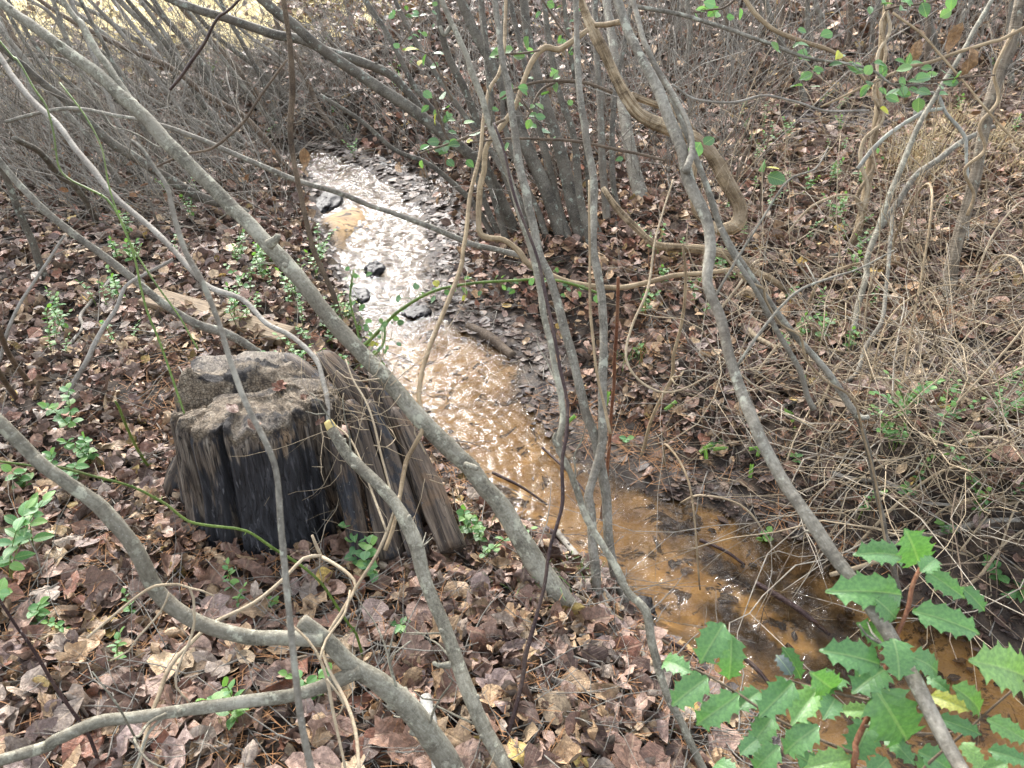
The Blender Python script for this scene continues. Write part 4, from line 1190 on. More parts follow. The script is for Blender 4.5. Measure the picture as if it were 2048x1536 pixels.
def rot_for(n, rg, tilt, yaw=None):
    """n rotation matrices: random heading with a random tilt"""
    a = rg.uniform(0, 2 * np.pi, n) if yaw is None else yaw
    tx = rg.normal(0, 1, n) * tilt; ty = rg.normal(0, 1, n) * tilt
    ca, sa = np.cos(a), np.sin(a)
    Rz = np.zeros((n, 3, 3)); Rz[:, 0, 0] = ca; Rz[:, 0, 1] = -sa; Rz[:, 1, 0] = sa; Rz[:, 1, 1] = ca; Rz[:, 2, 2] = 1
    Rx = np.zeros((n, 3, 3)); c, s = np.cos(tx), np.sin(tx); Rx[:, 0, 0] = 1; Rx[:, 1, 1] = c; Rx[:, 1, 2] = -s; Rx[:, 2, 1] = s; Rx[:, 2, 2] = c
    Ry = np.zeros((n, 3, 3)); c, s = np.cos(ty), np.sin(ty); Ry[:, 1, 1] = 1; Ry[:, 0, 0] = c; Ry[:, 0, 2] = s; Ry[:, 2, 0] = -s; Ry[:, 2, 2] = c
    return Rz @ Rx @ Ry


def visible(x, y, z, m=60):
    q = np.stack([x, y, z - CAMZ], -1)
    d = q @ FWD
    px = 1024 + FPX * x / d; py = 768 - FPX * (q @ UPV) / d
    return (d > 0.3) & (px > -m) & (px < 2048 + m) & (py > -m) & (py < 1536 + m), px, py, d


def in_stump(x, y, r=0.33):
    return (x - SC[0]) ** 2 + (y - SC[1]) ** 2 < r * r


# ------------------------------------------------------------------ leaf litter (beyond the leaves that stand alone)
def scatter(y0, y1, dens, rg):
    w = 0.75 * y1 + 0.6
    n = int(dens * (y1 - y0) * 2 * w)
    x = rg.uniform(-w, w, n); y = rg.uniform(y0, y1, n)
    k = np.abs(x) < 0.75 * y + 0.6
    return x[k], y[k]


def build_litter():
    b = MB()
    rg = np.random.default_rng(21)
    for lod, y0, y1, dens, s0, s1 in ((0, 0.8, 3.4, 1250, 0.030, 0.075), (0, 0.8, 3.0, 110, 0.080, 0.11), (1, 0.8, 3.4, 1500, 0.008, 0.026), (1, 3.4, 6.0, 950, 0.035, 0.09), (1, 6.0, 9.0, 430, 0.05, 0.12), (2, 9.0, 17.0, 170, 0.08, 0.15)):
        x, y = scatter(y0, y1, dens, rg)
        sd = stream_dist(x, y)
        z = height(x, y, sd)
        vis = visible(x, y, z)[0]
        right = x > centre_x(y)
        straw = (x < -1.9 - 0.12 * y) & (y > 10.5)
        keepw = rg.uniform(size=len(x)) < np.where(right & (sd < 0.32) & (y > 2.6), 0.85, np.where(sd < 0.08, 0.5, 1.0))
        ok = vis & (sd > 0.0) & keepw & ~in_stump(x, y, 0.31) & ~(straw & (rg.uniform(size=len(x)) < 0.9))
        # thin patches of bare needles and soil
        patch = fbm(x * 1.7, y * 1.7, 90, 2)
        ok &= ~((patch > 0.33) & (rg.uniform(size=len(x)) < 0.65) & (y < 3.4))
        x, y, z, sd, right = x[ok], y[ok], z[ok], sd[ok], right[ok]
        n = len(x)
        wet = np.where(right, smooth(0.5, 0.1, sd), smooth(0.16, 0.02, sd))
        wet = np.maximum(wet, 0.9 * smooth(0.3, 0.6, np.exp(-(((x - 3.2) / 0.9) ** 2 + ((y - 7.3) / 0.5) ** 2))))
        s = rg.uniform(s0, s1, n) * rg.choice([0.7, 1.0, 1.15], n)
        c = PALC[rg.choice(len(PAL), n, p=PW)] * rg.choice([0.42, 0.62, 0.8, 1.0, 1.15, 1.35], (n, 1))
        c = np.where((y > 3.5)[:, None] & right[:, None], c * np.array([1.04, 0.98, 0.92]), c)
        cw = WETC[rg.integers(0, len(WETC), n)] * rg.uniform(0.8, 1.3, (n, 1))
        isw = rg.uniform(size=n) < wet
        c = np.where(isw[:, None], cw, c)
        alpha = np.where(isw, 0.9, rg.uniform(0, 0.45, n))
        tilt = np.where(isw, 0.15, 0.50)
        Rm = rot_for(n, rg, tilt)
        lift = s * np.where(isw, 0.04, 0.20) + rg.uniform(0, 0.022, n) * ~isw
        var = rg.integers(0, len(VAR[lod]), n)
        for v in range(len(VAR[lod])):
            i = np.where(var == v)[0]
            if len(i) == 0: continue
            Vv, F, tc, kd = VAR[lod][v]
            Vc = Vv - np.array([0, 0.5, 0])
            fl = np.where(isw[i], 0.3, 1.0)[:, None, None]
            L = Vc[None] * np.concatenate([np.ones((len(i), 1, 2)), fl], 2)
            W = np.einsum('nij,nkj->nki', Rm[i], L) * s[i][:, None, None] + np.stack([x[i], y[i], z[i] + lift[i]], -1)[:, None, :]
            nv = len(Vc)
            off = (np.arange(len(i)) * nv)[:, None, None]
            faces = [(f[None] + off).reshape(-1, f.shape[1]) for f in F]
            t = np.broadcast_to(tc[None], (len(i), nv, 3)).reshape(-1, 3)
            col = np.concatenate([c[i], alpha[i][:, None]], 1)
            b.add(W.reshape(-1, 3), faces, t, np.repeat(col, nv, 0))
    o = link("leaf_litter", b.mesh("leaf_litter"), M['litter'])
    tag(o, "thick brown layer of dead leaves covering the banks", "leaf litter", kind='stuff')


build_litter()

# ------------------------------------------------------------------ words for where a small thing lies
MARKS = [(60, 1480, "in the bottom left corner"), (330, 1490, "below the long lower limb of the forked sapling"), (560, 1470, "under the lower limb near the forked trunk"), (760, 1480, "against the forked trunk at the bottom edge"),
         (880, 1440, "between the forked trunk and the cut sapling"), (1060, 1480, "beside the foot of the dark cane"), (1240, 1480, "at the bottom edge left of the holly"), (1180, 1380, "on the needle patch by the dark cane"),
         (1080, 1290, "below the foot of the long leaning sapling"), (950, 1230, "between the cut sapling and the long leaning sapling"), (1050, 1180, "at the foot of the long leaning sapling"), (930, 1110, "right of the stump by the stream bank"),
         (760, 1230, "between stump and cut sapling"), (640, 1190, "in front of the charred stump face"), (480, 1150, "in front of the left half of the stump"), (330, 1120, "beyond the green briar left of the stump"),
         (180, 1090, "beside the upper bent limb"), (60, 1120, "at the left edge under the bent limb"), (100, 1280, "left of the pale looped twig"), (260, 1360, "between the two limbs on the left"), (440, 1340, "under the bent limb in the lower left"),
         (600, 1340, "near the cut end of the fork"), (760, 1330, "right of the forked trunk's snapped tip"), (280, 880, "left of the stump near the green stub"), (120, 860, "among the sprigs at the left"), (240, 730, "behind the stump's left side"),
         (80, 650, "at the left edge above the bent branch"), (420, 560, "behind the stump near the board"), (560, 540, "on the left bank beside the upper stream"), (640, 640, "left of the stream above the stump"), (780, 760, "on the water's edge right of the stump"),
         (200, 520, "under the leaning stems at the left"), (450, 440, "in the left thicket"), (1000, 620, "on the mud bank right of the stream"), (1150, 760, "on the wet mud between stream and streamside stems"), (1290, 850, "on the right bank behind the streamside stems"),
         (1420, 960, "on the right bank near the bowed sapling"), (1580, 870, "on the right bank under the snapped limb"), (1300, 640, "on the far bank below the smooth liana"), (1500, 640, "right of the kinked bowed sapling"), (1480, 440, "near the grapevine loop"),
         (1650, 560, "on the slope below the angled branch"), (1600, 380, "on the slope left of the vine wrapped trunk"), (1620, 240, "near the dark wet pool on the slope"), (1850, 480, "on the slope left of the flaky trunk"), (1980, 420, "right of the flaky trunk"),
         (1750, 700, "on the right slope among dry vines"), (1900, 760, "on the right slope near the edge"), (1760, 930, "on the bank right of the snapped limb"), (1930, 950, "at the right edge among dry vines"), (1900, 1120, "above the holly on the right bank"),
         (1990, 1200, "at the right edge behind the holly"), (1560, 1060, "on the mud beside the riffle"), (1400, 520, "beside the grapevine strand"), (1180, 460, "at the foot of the alder clump"), (1320, 300, "behind the grapevine"), (850, 330, "on the far bank at the stream bend")]
MK = np.array([(a, b) for a, b, c in MARKS])


def where(p):
    px, py, d = pix(p)
    k = np.argmin((MK[:, 0] - px) ** 2 + ((MK[:, 1] - py) * 1.2) ** 2)
    return MARKS[k][2]


# ------------------------------------------------------------------ the leaves that show largest, one object each
SH = {'oval': 'oval', 'lobe3': 'lobed', 'lobe5': 'lobed', 'heart': 'broad'}
dead_mesh = []
for k, (Vv, F, tc, kd) in enumerate(VAR[0]):
    me = make_mesh("fallen_leaf", Vv - np.array([0, 0.5, 0]), F, tc)
    me.materials.append(M['leaf_dead'])
    dead_mesh.append((me, kd))


def orient(xa, ya):
    """matrix whose Y is ya and whose Z is as near xa as it can be"""
    Y = Vector(ya).normalized(); Z = Vector(xa); Z = (Z - Y * Z.dot(Y)).normalized(); X = Y.cross(Z)
    return Matrix((X, Y, Z)).transposed()


def put_leaf(me, kd, p, s, R, color, cname, label=None, wet=0.2):
    o = bpy.data.objects.new("fallen_leaf", me)
    COL.objects.link(o)
    o.matrix_world = Matrix.Translation(Vector(p)) @ R.to_4x4() @ Matrix.Diagonal((s, s, s, 1))
    o.color = (*color, wet)
    curl = "curled" if np.ptp(me_z[me.name]) > 0.42 else "flat"
    tag(o, label or f"{curl} {cname} {SH[kd]} leaf {where(p)}", "leaf", "single leaves fallen on the near bank")
    return o


me_z = {me.name: np.array([v.co.z for v in me.vertices]) for me, kd in dead_mesh}
rg = np.random.default_rng(33)
special = [(225, 800, .15, 7, 'pale tan', 'oval', "large smooth pale tan leaf lying left of the stump top"), (432, 1190, .085, 2, 'tan', 'oval', "yellow tan folded leaf standing above the bent limb"),
           (1005, 1195, .10, 5, 'russet', 'lobe5', "dark red lobed leaf beside the foot of the long leaning sapling"), (1060, 1200, .10, 7, 'pale tan', 'oval', "cream edged leaf tucked under the foot of the long leaning sapling"),
           (945, 1495, .075, 9, 'yellow', 'heart', "yellow leaf between the cut sapling and forked trunk at the bottom"), (910, 1100, .05, 9, 'yellow', 'oval', "small yellow leaf right of the stump foot"),
           (35, 960, .11, 2, 'tan', 'oval', "curled tan leaf at the left edge under the bent limb tip"), (1040, 1260, .11, 1, 'pinkish brown', 'heart', "pinkish brown round leaf with dark spots below the dark cane bend"),
           (1110, 1265, .10, 0, 'brown', 'heart', "brown broad leaf right of the dark cane"), (1330, 1330, .075, 4, 'mauve brown', 'heart', "mauve round leaf left of the lowest holly leaves"), (830, 1320, .12, 5, 'russet', 'oval', "orange brown long leaf right of the forked trunk tip"),
           (850, 1345, .10, 0, 'brown', 'lobe3', "russet brown wide leaf behind the cut sapling"), (1005, 1320, .13, 3, 'dark brown', 'lobe5', "dark red brown lobed leaf left of the dark cane"), (740, 1330, .10, 3, 'dark brown', 'oval', "dark brown leaf at the snapped tip of the fork"),
           (1300, 945, .09, 1, 'pinkish brown', 'lobe3', "pinkish lobed leaf at the water's edge right of the streamside stems"), (1315, 800, .10, 7, 'pale tan', 'lobe5', "pale lobed oak leaf behind the streamside stems")]
cnt = 0
for px, py, s, ci, cn, kd, lab in special:
    p, d = G(px, py, 0.02)
    c = [m for m in dead_mesh if m[1] == kd]
    me, kd = c[rg.integers(len(c))]
    zz = Vector((rg.normal() * .25, -0.35 + rg.normal() * .2, 1))
    put_leaf(me, kd, p, s, orient(zz, (rg.normal(), rg.normal(), 0.05)), PALC[ci], cn, lab); cnt += 1
for px, py, ci in [(640, 850, 3), (510, 850, 0), (690, 860, 1), (560, 775, 5), (465, 815, 3), (610, 800, 0)]:
    p = on_level(px, py, SG + 0.50)
    me, kd = dead_mesh[rg.integers(len(dead_mesh))]
    put_leaf(me, kd, p, .06, orient((rg.normal() * .3, -.2, 1), (rg.normal(), rg.normal(), 0)), PALC[ci], PAL[ci][1], f"{PAL[ci][1]} leaf lying on top of the charred stump"); cnt += 1
tries = 0
placed = []
while cnt < 300 and tries < 6000:
    tries += 1
    px = rg.uniform(-10, 1500); py = 1050 + 500 * rg.uniform() ** 0.8
    if px > 1330 and py < 1330: continue
    p, d = G(px, py, 0.01)
    if stream_dist(p[0], p[1])[0] < 0.06 or in_stump(p[0], p[1], 0.37): continue
    if any((q[0] - p[0]) ** 2 + (q[1] - p[1]) ** 2 < 0.047 ** 2 for q in placed): continue
    placed.append(p)
    me, kd = dead_mesh[rg.integers(len(dead_mesh))]
    ci = rg.choice(len(PAL), p=PW)
    s = rg.uniform(0.065, 0.12)
    t = 0.38
    R = orient((rg.normal() * t, rg.normal() * t - 0.12, 1), (rg.normal(), rg.normal(), rg.normal() * .2))
    p = p + np.array([0, 0, 0.018 + 0.12 * s])
    put_leaf(me, kd, p, s, R, PALC[ci] * rg.uniform(0.6, 1.3), PAL[ci][1], wet=float(rg.uniform(0, .4))); cnt += 1


# ------------------------------------------------------------------ sunken leaves and sticks in the water
def sunken():
    b = MB(); rg = np.random.default_rng(41)
    n = 5200
    x = rg.uniform(-2.2, 2.2, n); y = rg.uniform(0.8, 8, n)
    sd = stream_dist(x, y)
    cl = fbm(x * 2.6, y * 2.6, 95, 2)
    fa = (x - 0.97) * 0.62 - (y - 1.95) * 0.78; fb = (x - 0.97) * 0.78 + (y - 1.95) * 0.62
    rf = np.exp(-((fa / 0.5) ** 2 + ((fb - .03) / 0.2) ** 2))
    k = (sd < -0.005) & (cl + 0.30 * smooth(-0.12, 0, sd) + 0.4 * rf + 0.45 * smooth(-0.22, 0, sd) * (y < 2.5) * (x > centre_x(y)) + 0.4 * smooth(-0.2, 0, sd) * (x < centre_x(y)) * (y > 2.3) * (y < 3.4) > 0.30)
    x, y, sd = x[k], y[k], sd[k]; z = height(x, y, sd)
    for i in range(len(x)):
        Vv, F, tc, kd = VAR[1][rg.integers(len(VAR[1]))]
        R = rot_for(1, rg, 0.15)[0]
        s = rg.uniform(0.02, 0.065)
        W = ((Vv - [0, .5, 0]) * [1, 1, .35]) @ R.T * s + [x[i], y[i], z[i] + 0.012]
        b.add(W, F, tc, (*(WETC[rg.integers(len(WETC))] * rg.uniform(.4, .9)), 0.5))
    o = link("sunken_leaf_bits", b.mesh("sunken_leaf_bits"), M['litter'])
    tag(o, "dark leaf scraps and debris lying on the sandy stream bed", "debris", kind='stuff')


sunken()

for k, (pa, pb, w, lab) in enumerate([((1085, 895), (1190, 1010), 7, "black waterlogged stick under the water left of the streamside stems"), ((985, 945), (1095, 1010), 8, "dark branched stick on the sand right of the long leaning sapling"),
                                      ((1510, 1165), (1660, 1270), 13, "dark wet stick lying along the riffle left of the holly"), ((1400, 1080), (1490, 1130), 9, "black stick at the edge of the riffle"),
                                      ((1090, 1060), (1145, 1100), 20, "short black rotten log end at the near water's edge"), ((1470, 1300), (1560, 1400), 9, "dark stick at the near edge of the riffle above the holly")]):
    a = on_level(*pa, WZ + 0.01); bb = on_level(*pb, WZ - 0.012)
    P, R = resample([a, (a + bb) / 2 + [0.01, 0, 0.008], bb], np.array([w, w * .9, w * .6]) * 0.5 * 2.9 / FPX, 0.02)
    V, F, tc = tube(P, R, 8, 300 + k, 0.25)
    m_ = MB(); m_.add(V, F, tc)
    tag(link("wet_stick", m_.mesh("wet_stick", P[0]), M['bark_dark'], None, P[0]), lab, "stick", "sticks lying in the stream")

# drift log on the far edge of the stream
a, bb = on_level(938, 652, WZ + 0.012), on_level(1026, 713, WZ + 0.0)
P, R = resample([a, (a + bb) / 2 + [0, 0.01, 0.01], bb], [0.028, 0.034, 0.030], 0.015)
V, F, tc = tube(P, R, 14, 320, 0.14)
m_ = MB(); m_.add(V, F, tc)
tag(link("drift_log", m_.mesh("drift_log", a), M['bark_brown'], None, a), "short brown log lying on the mud at the water's edge", "log")

# weathered board on the leaf litter
pa, _ = G(300, 606, 0.02); pb, _ = G(578, 684, 0.02)
ax = Vector(pb - pa); L = ax.length


def box(b, lo, hi, bev=0.004):
    x0, y0, z0 = lo; x1, y1, z1 = hi
    V = []
    for z, q in ((z0, bev), (z0 + bev, 0), (z1 - bev, 0), (z1, bev)):
        V += [(x0 + q, y0 + q, z), (x1 - q, y0 + q, z), (x1 - q, y1 - q, z), (x0 + q, y1 - q, z)]
    Q = [(3, 2, 1, 0), (12, 13, 14, 15)]
    for k in range(3):
        for j in range(4):
            Q.append((k * 4 + j, k * 4 + (j + 1) % 4, k * 4 + 4 + (j + 1) % 4, k * 4 + 4 + j))
    b.add(V, [np.array(Q)])


m_ = MB(); box(m_, (0, -0.07, -0.02), (L * 0.55, 0.075, 0.03)); box(m_, (L * 0.555, -0.062, -0.022), (L, 0.07, 0.022))
o = link("old_board", m_.mesh("old_board", sm=False), M['plank'])
tag(o, "weathered tan board lying on the leaves behind the stump", "board")
o.location = Vector((pa + 0)) + Vector((0, 0, 0.028))
X = ax.normalized(); Zv = Vector((0.0, -0.12, 1)); Zv = (Zv - X * Zv.dot(X)).normalized()
o.rotation_euler = Matrix((X, Zv.cross(X), Zv)).transposed().to_euler()

# white lichened stick beside the forked trunk
a, _ = G(850, 1395, 0.05); bb, _ = G(890, 1580, 0.03)
P, R = resample([a, (a + bb) / 2 + [0, 0, 0.02], bb], [0.016, 0.021, 0.022], 0.015)
V, F, tc = tube(P, R, 10, 330, 0.2); m_ = MB(); m_.add(V, F, tc)
tag(link("lichened_stick", m_.mesh("lichened_stick", a), M['pale_lichen'], None, a), "white lichen covered dead stick lying right of the forked trunk", "stick")


# rocks and mud clumps in the upper stream
def blob(name, px, py, z0, sx, sy, sz, mat, lab, cat, seed, group=None):
    c = on_level(px, py, z0)
    nt, npz = 44, 18
    th = np.linspace(0, 2 * np.pi, nt, endpoint=False); ph = np.linspace(0.02, np.pi / 2 + .5, npz)
    T, Pq = np.meshgrid(th, ph)
    r = 1 + 0.6 * vnoise(np.cos(T) * 1.6 + seed, np.sin(T) * 1.6 + Pq * 1.2, seed) + 0.45 * vnoise(np.cos(T) * 4 + seed, np.sin(T) * 4 + Pq * 4, seed + 1) + 0.22 * vnoise(np.cos(T) * 9 + seed, np.sin(T) * 9 + Pq * 9, seed + 2)
    zz = np.sign(np.cos(Pq)) * np.abs(np.cos(Pq)) ** 0.6 * (1 + 0.5 * vnoise(np.sin(Pq) * np.cos(T) * 3 + seed, np.sin(Pq) * np.sin(T) * 3, seed + 4) + 0.3 * vnoise(np.sin(Pq) * np.cos(T) * 9 + seed, np.sin(Pq) * np.sin(T) * 9, seed + 5))
    V = np.stack([sx * r * np.sin(Pq) ** .7 * np.cos(T), sy * r * np.sin(Pq) ** .7 * np.sin(T), sz * .5 * zz], -1).reshape(-1, 3)
    i = np.arange(npz - 1)[:, None] * nt; j = np.arange(nt)[None, :]
    Q = np.stack([i + j, i + nt + j, i + nt + (j + 1) % nt, i + (j + 1) % nt], -1).reshape(-1, 4)
    me = make_mesh(name, V, [Q])
    tag(link(name, me, M[mat], None, c), lab, cat, group)


blob("mud_clump", 748, 540, WZ, .07, .10, .075, 'mud', "black mud hummock with a cut edge standing in the upper stream", "mud clump", 3)
blob("mud_clump", 712, 592, WZ, .085, .11, .04, 'mud', "low black mud clump at the left edge below the hummock", "mud clump", 5)
blob("mud_clump", 655, 405, WZ, .11, .28, .09, 'mud', "dark mud bank lump left of the sand bar", "mud clump", 7)
blob("mud_clump", 830, 625, WZ, .08, .10, .03, 'mud', "wet black clump at the foot of the small cascade", "mud clump", 9)
blob("mud_clump", 770, 328, WZ, .16, .26, .06, 'mud', "black undercut mud at the head of the visible stream", "mud clump", 15)
blob("mud_clump", 1285, 1215, WZ, .05, .06, .03, 'mud', "wet dark clump at the near edge of the riffle", "mud clump", 17)
# ------------------------------------------------------------------ pine needles, chips and twig litter
def needles():
    b = MB(); rg = np.random.default_rng(51)
    n = 9000
    x = rg.uniform(-1.8, 1.5, n); y = rg.uniform(0.9, 3.6, n)
    sd = stream_dist(x, y)
    k = (sd > 0.02) & ~in_stump(x, y, .3) & ((fbm(x * 1.7, y * 1.7, 90, 2) > 0.12) | (rg.uniform(size=n) < 0.25))
    x, y, sd = x[k], y[k], sd[k]; z = height(x, y, sd); n = len(x)
    a = rg.uniform(0, 2 * np.pi, n); l = rg.uniform(0.025, 0.07, n); w = 0.0011
    t = rg.normal(0, .22, n)
    dx, dy, dz = np.cos(a) * l, np.sin(a) * l, t * l
    zz = z + rg.uniform(0.008, 0.04, n)
    C = np.stack([x, y, zz], -1); D = np.stack([dx, dy, dz], -1); N = np.stack([-np.sin(a) * w, np.cos(a) * w, 0 * a], -1); B = np.stack([0 * a, 0 * a, -0.004 + 0 * a], -1)
    V = np.stack([C - D - N, C - D + N, C + B * 0 - N, C + N, C + D - N + B, C + D + N + B], 1)
    q = np.array([[0, 1, 3, 2], [2, 3, 5, 4]])
    F = (q[None] + (np.arange(n) * 6)[:, None, None]).reshape(-1, 4)
    b.add(V.reshape(-1, 3), [F])
    tag(link("pine_needle_litter", b.mesh("pine_needle_litter"), M['needle']), "scattered dry pine needles over the litter", "pine needles", kind='stuff')


needles()


def twig_mass(name, n, box_fn, rlo, rhi, llo, lhi, mat, label, cat, seed, arch=0.2, ns=3, seg=6, branch=True):
    b = MB(); rg = np.random.default_rng(seed)
    made = 0
    while made < n:
        r = box_fn(rg)
        if r is None: continue
        p, dirv = r
        L = rg.uniform(llo, lhi)
        d = np.array(dirv, float); d /= np.linalg.norm(d)
        pts = [np.array(p)]
        bend = rg.normal(0, arch, 3); kink = rg.normal(0, 0.09 + arch * 0.2, (seg, 3))
        for k in range(seg - 1):
            d = d + bend / seg * 1.5 + kink[k]; d /= np.linalg.norm(d)
            pts.append(pts[-1] + d * L / (seg - 1))
        P = np.array(pts)
        g = height(P[:, 0], P[:, 1])
        P[:, 2] = np.maximum(P[:, 2], g + 0.006)
        R = np.linspace(1, 0.45, seg) * (rlo + (rhi - rlo) * rg.uniform() ** 1.8)
        b.add(*tube(P, R, ns, made, 0.0))
        for q in range(int(rg.integers(0, 4)) if branch else 0):
            j = int(rg.integers(1, seg - 1)); e = P[j] - P[j - 1]; l = np.linalg.norm(e); e = e / (l + 1e-9) + rg.normal(0, .55, 3); e /= np.linalg.norm(e)
            l = L * rg.uniform(.15, .45)
            Q = [P[j], P[j] + e * l * .5]
            e = e + rg.normal(0, .3, 3); Q.append(Q[-1] + e * l * .5)
            b.add(*tube(np.array(Q), R[j] * np.array([.7, .55, .3]), 3, made, 0.0))
        made += 1
    tag(link(name, b.mesh(name), M[mat]), label, cat, kind='stuff')


def on_litter(rg):
    px = rg.uniform(-20, 2060); py = 380 + 1170 * rg.uniform()
    s = sight(px, py)
    p = CAM + s * ((0.05 - CAMZ) / s[2])
    sd = stream_dist(p[0], p[1])[0]
    if sd < 0.03 or in_stump(p[0], p[1], .34): return None
    p[2] = ground(p[0], p[1]) + rg.uniform(0.01, 0.035)
    a = rg.uniform(0, 2 * np.pi)
    return p, (np.cos(a), np.sin(a), rg.normal(0, .12))


twig_mass("twig_litter", 1300, on_litter, 0.0012, 0.0035, 0.1, 0.45, 'twig_grey', "small dead twigs strewn over the leaf litter", "twigs", 61, 0.25, 4)


def left_brush(rg):
    px = rg.uniform(-80, 720); py = rg.uniform(60, 470)
    if py > 470 - 0.25 * abs(px - 300) and rg.uniform() < 0.7: return None
    p, d = G_fast(px, py)
    if stream_dist(p[0], p[1])[0] < 0.05: return None
    return p, (-0.6 + rg.normal(0, .6), 0.1 + rg.normal(0, .5), 0.65 + rg.normal(0, .45))


def G_fast(px, py):
    s = sight(px, py)
    d = np.linspace(1.5, 22, 90)
    p = CAM + s * d[:, None]
    f = p[:, 2] - height(p[:, 0], p[:, 1])
    k = np.argmax(f < 0) if (f < 0).any() else len(d) - 1
    return p[max(k, 1)] * 0.5 + p[max(k, 1) - 1] * 0.5, d[k]


twig_mass("brush_tangle", 1250, left_brush, 0.0018, 0.0055, 0.5, 2.0, 'twig_grey', "tangle of fine bare grey stems filling the left thicket", "brush", 71, 0.35, 4, 7)
twig_mass("pale_brush_tangle", 560, left_brush, 0.0015, 0.0042, 0.5, 1.8, 'twig_bleached', "thin pale dead stems mixed through the left thicket", "brush", 77, 0.7, 4, 8)
twig_mass("dark_brush_tangle", 400, left_brush, 0.002, 0.006, 0.4, 1.5, 'bark_alder', "tangle of fine brown twigs in the left thicket", "brush", 72, 0.5, 4, 7)


def mid_brush(rg):
    px = rg.uniform(660, 1500); py = rg.uniform(0, 420)
    p, d = G_fast(px, py)
    if stream_dist(p[0], p[1])[0] < 0.1: return None
    return p, (rg.normal(0, .45) - 0.15, rg.normal(0, .4), 0.9)


twig_mass("bank_brush", 800, mid_brush, 0.002, 0.006, 0.5, 2.2, 'twig_grey', "fine bare stems standing behind the alder clump", "brush", 73, 0.35, 4, 7)


def right_vines(rg):
    px = 1330 + 760 * rg.uniform() ** 0.8; py = rg.uniform(60, 1130)
    if px < 1560 and py > 820 and rg.uniform() < 0.8: return None
    p, d = G_fast(px, py)
    if stream_dist(p[0], p[1])[0] < 0.12: return None
    a = rg.uniform(0, 2 * np.pi)
    p = p + np.array([0, 0, rg.uniform(0, .10)])
    return p, (np.cos(a), np.sin(a), abs(rg.normal(0, .45)))


twig_mass("dry_vine_tangle", 480, right_vines, 0.0014, 0.0042, 0.35, 1.5, 'twig_pale', "tangle of thin pale dry vines over the right bank", "dry vines", 74, 0.9, 4, 9)
twig_mass("bleached_vine_tangle", 320, right_vines, 0.0012, 0.0034, 0.4, 1.6, 'twig_bleached', "hair thin bleached vines over the right bank", "dry vines", 79, 0.9, 4, 10)
twig_mass("brown_vine_tangle", 320, right_vines, 0.0015, 0.004, 0.3, 1.2, 'bark_brown', "thin brown dead stems over the right bank", "dry vines", 75, 0.8, 4, 8)


def far_brush(rg):
    px = rg.uniform(1250, 2100); py = rg.uniform(-10, 230)
    p, d = G_fast(px, py)
    return p, (rg.normal(0, .3), rg.normal(0, .3), 1)


twig_mass("far_brush", 330, far_brush, 0.003, 0.008, 0.7, 2.4, 'twig_grey', "thin upright stems and brush at the back of the right slope", "brush", 76, 0.3, 4, 6)

def stump_twigs(rg):
    p = at(rg.uniform(640, 860), rg.uniform(740, 960), rg.uniform(2.45, 2.75))
    return p, (rg.normal(0, .8), rg.normal(0, .4), rg.normal(-.2, .6))


twig_mass("twig_tangle", 38, stump_twigs, 0.001, 0.0024, 0.18, 0.7, 'twig_pale', "thin pale twigs tangled over the right side of the stump", "twigs", 78, 0.8, 5, 9)


# rusty dead leaves hanging in the left thicket and the far brush
def hung():
    b = MB(); rg = np.random.default_rng(45)
    for k in range(420):
        if k < 230:
            px, py = rg.uniform(0, 620), rg.uniform(0, 420)
        else:
            px, py = rg.uniform(1250, 2048), rg.uniform(0, 260)
        p, d = G_fast(px, py)
        p = p + (CAM - p) * rg.uniform(0.03, .2)
        Vv, F, tc, kd = VAR[1][rg.integers(len(VAR[1]))]
        R = rot_for(1, rg, 1.0)[0]
        b.add((Vv * [.7, 1, 1]) @ R.T * rg.uniform(.03, .08) + p, F, tc, (*(np.array([.33, .17, .075]) * rg.uniform(.5, 1.3)), 0.1))
    tag(link("hanging_dead_leaves", b.mesh("hanging_dead_leaves"), M['litter']), "rusty dead leaves caught in the brush", "dead leaves", kind='stuff')


hung()

# middling stems that stand in the two thickets
rg = np.random.default_rng(131)
for k in range(18):
    fx = 60 + 33 * k + rg.uniform(-14, 14); fy = rg.uniform(190, 420) - 60 * abs(k - 9) / 9
    dx = rg.uniform(150, 330); dyp = fy + 20
    pts = [(fx, fy, rg.uniform(9, 15))]
    for t in (0.33, 0.66, 1.0):
        pts.append((fx - dx * t + rg.normal(0, 9), fy - dyp * t ** rg.uniform(.85, 1.2) + rg.normal(0, 6), pts[0][2] * (1 - .3 * t)))
    one("thicket_sapling", "thin grey stem leaning left in the dense left thicket", "sapling", ['bark_grey', 'bark_alder', 'twig_grey'][k % 3], pts, None, G(fx, fy)[1] * rg.uniform(.9, 1.02), "thin stems leaning left in the thicket", ns=7, step=0.05, rough=0.1, stubs=2)
for k in range(16):
    fx = 1330 + 46 * k + rg.uniform(-15, 15); fy = rg.uniform(40, 190)
    w = rg.uniform(8, 22)
    lean = rg.normal(0, 22)
    pts = [(fx, fy, w), (fx + lean * .4 + rg.normal(0, 4), fy * .5, w * .92), (fx + lean, -5, w * .85)]
    one("background_sapling", "upright grey trunk at the back of the right slope", "sapling", ['bark_alder', 'bark_grey', 'bark_brown'][k % 3], pts, None, G(fx, fy)[1], "upright trunks at the back of the slope", ns=8, step=0.06, rough=0.1, stubs=2, ext=1.5)


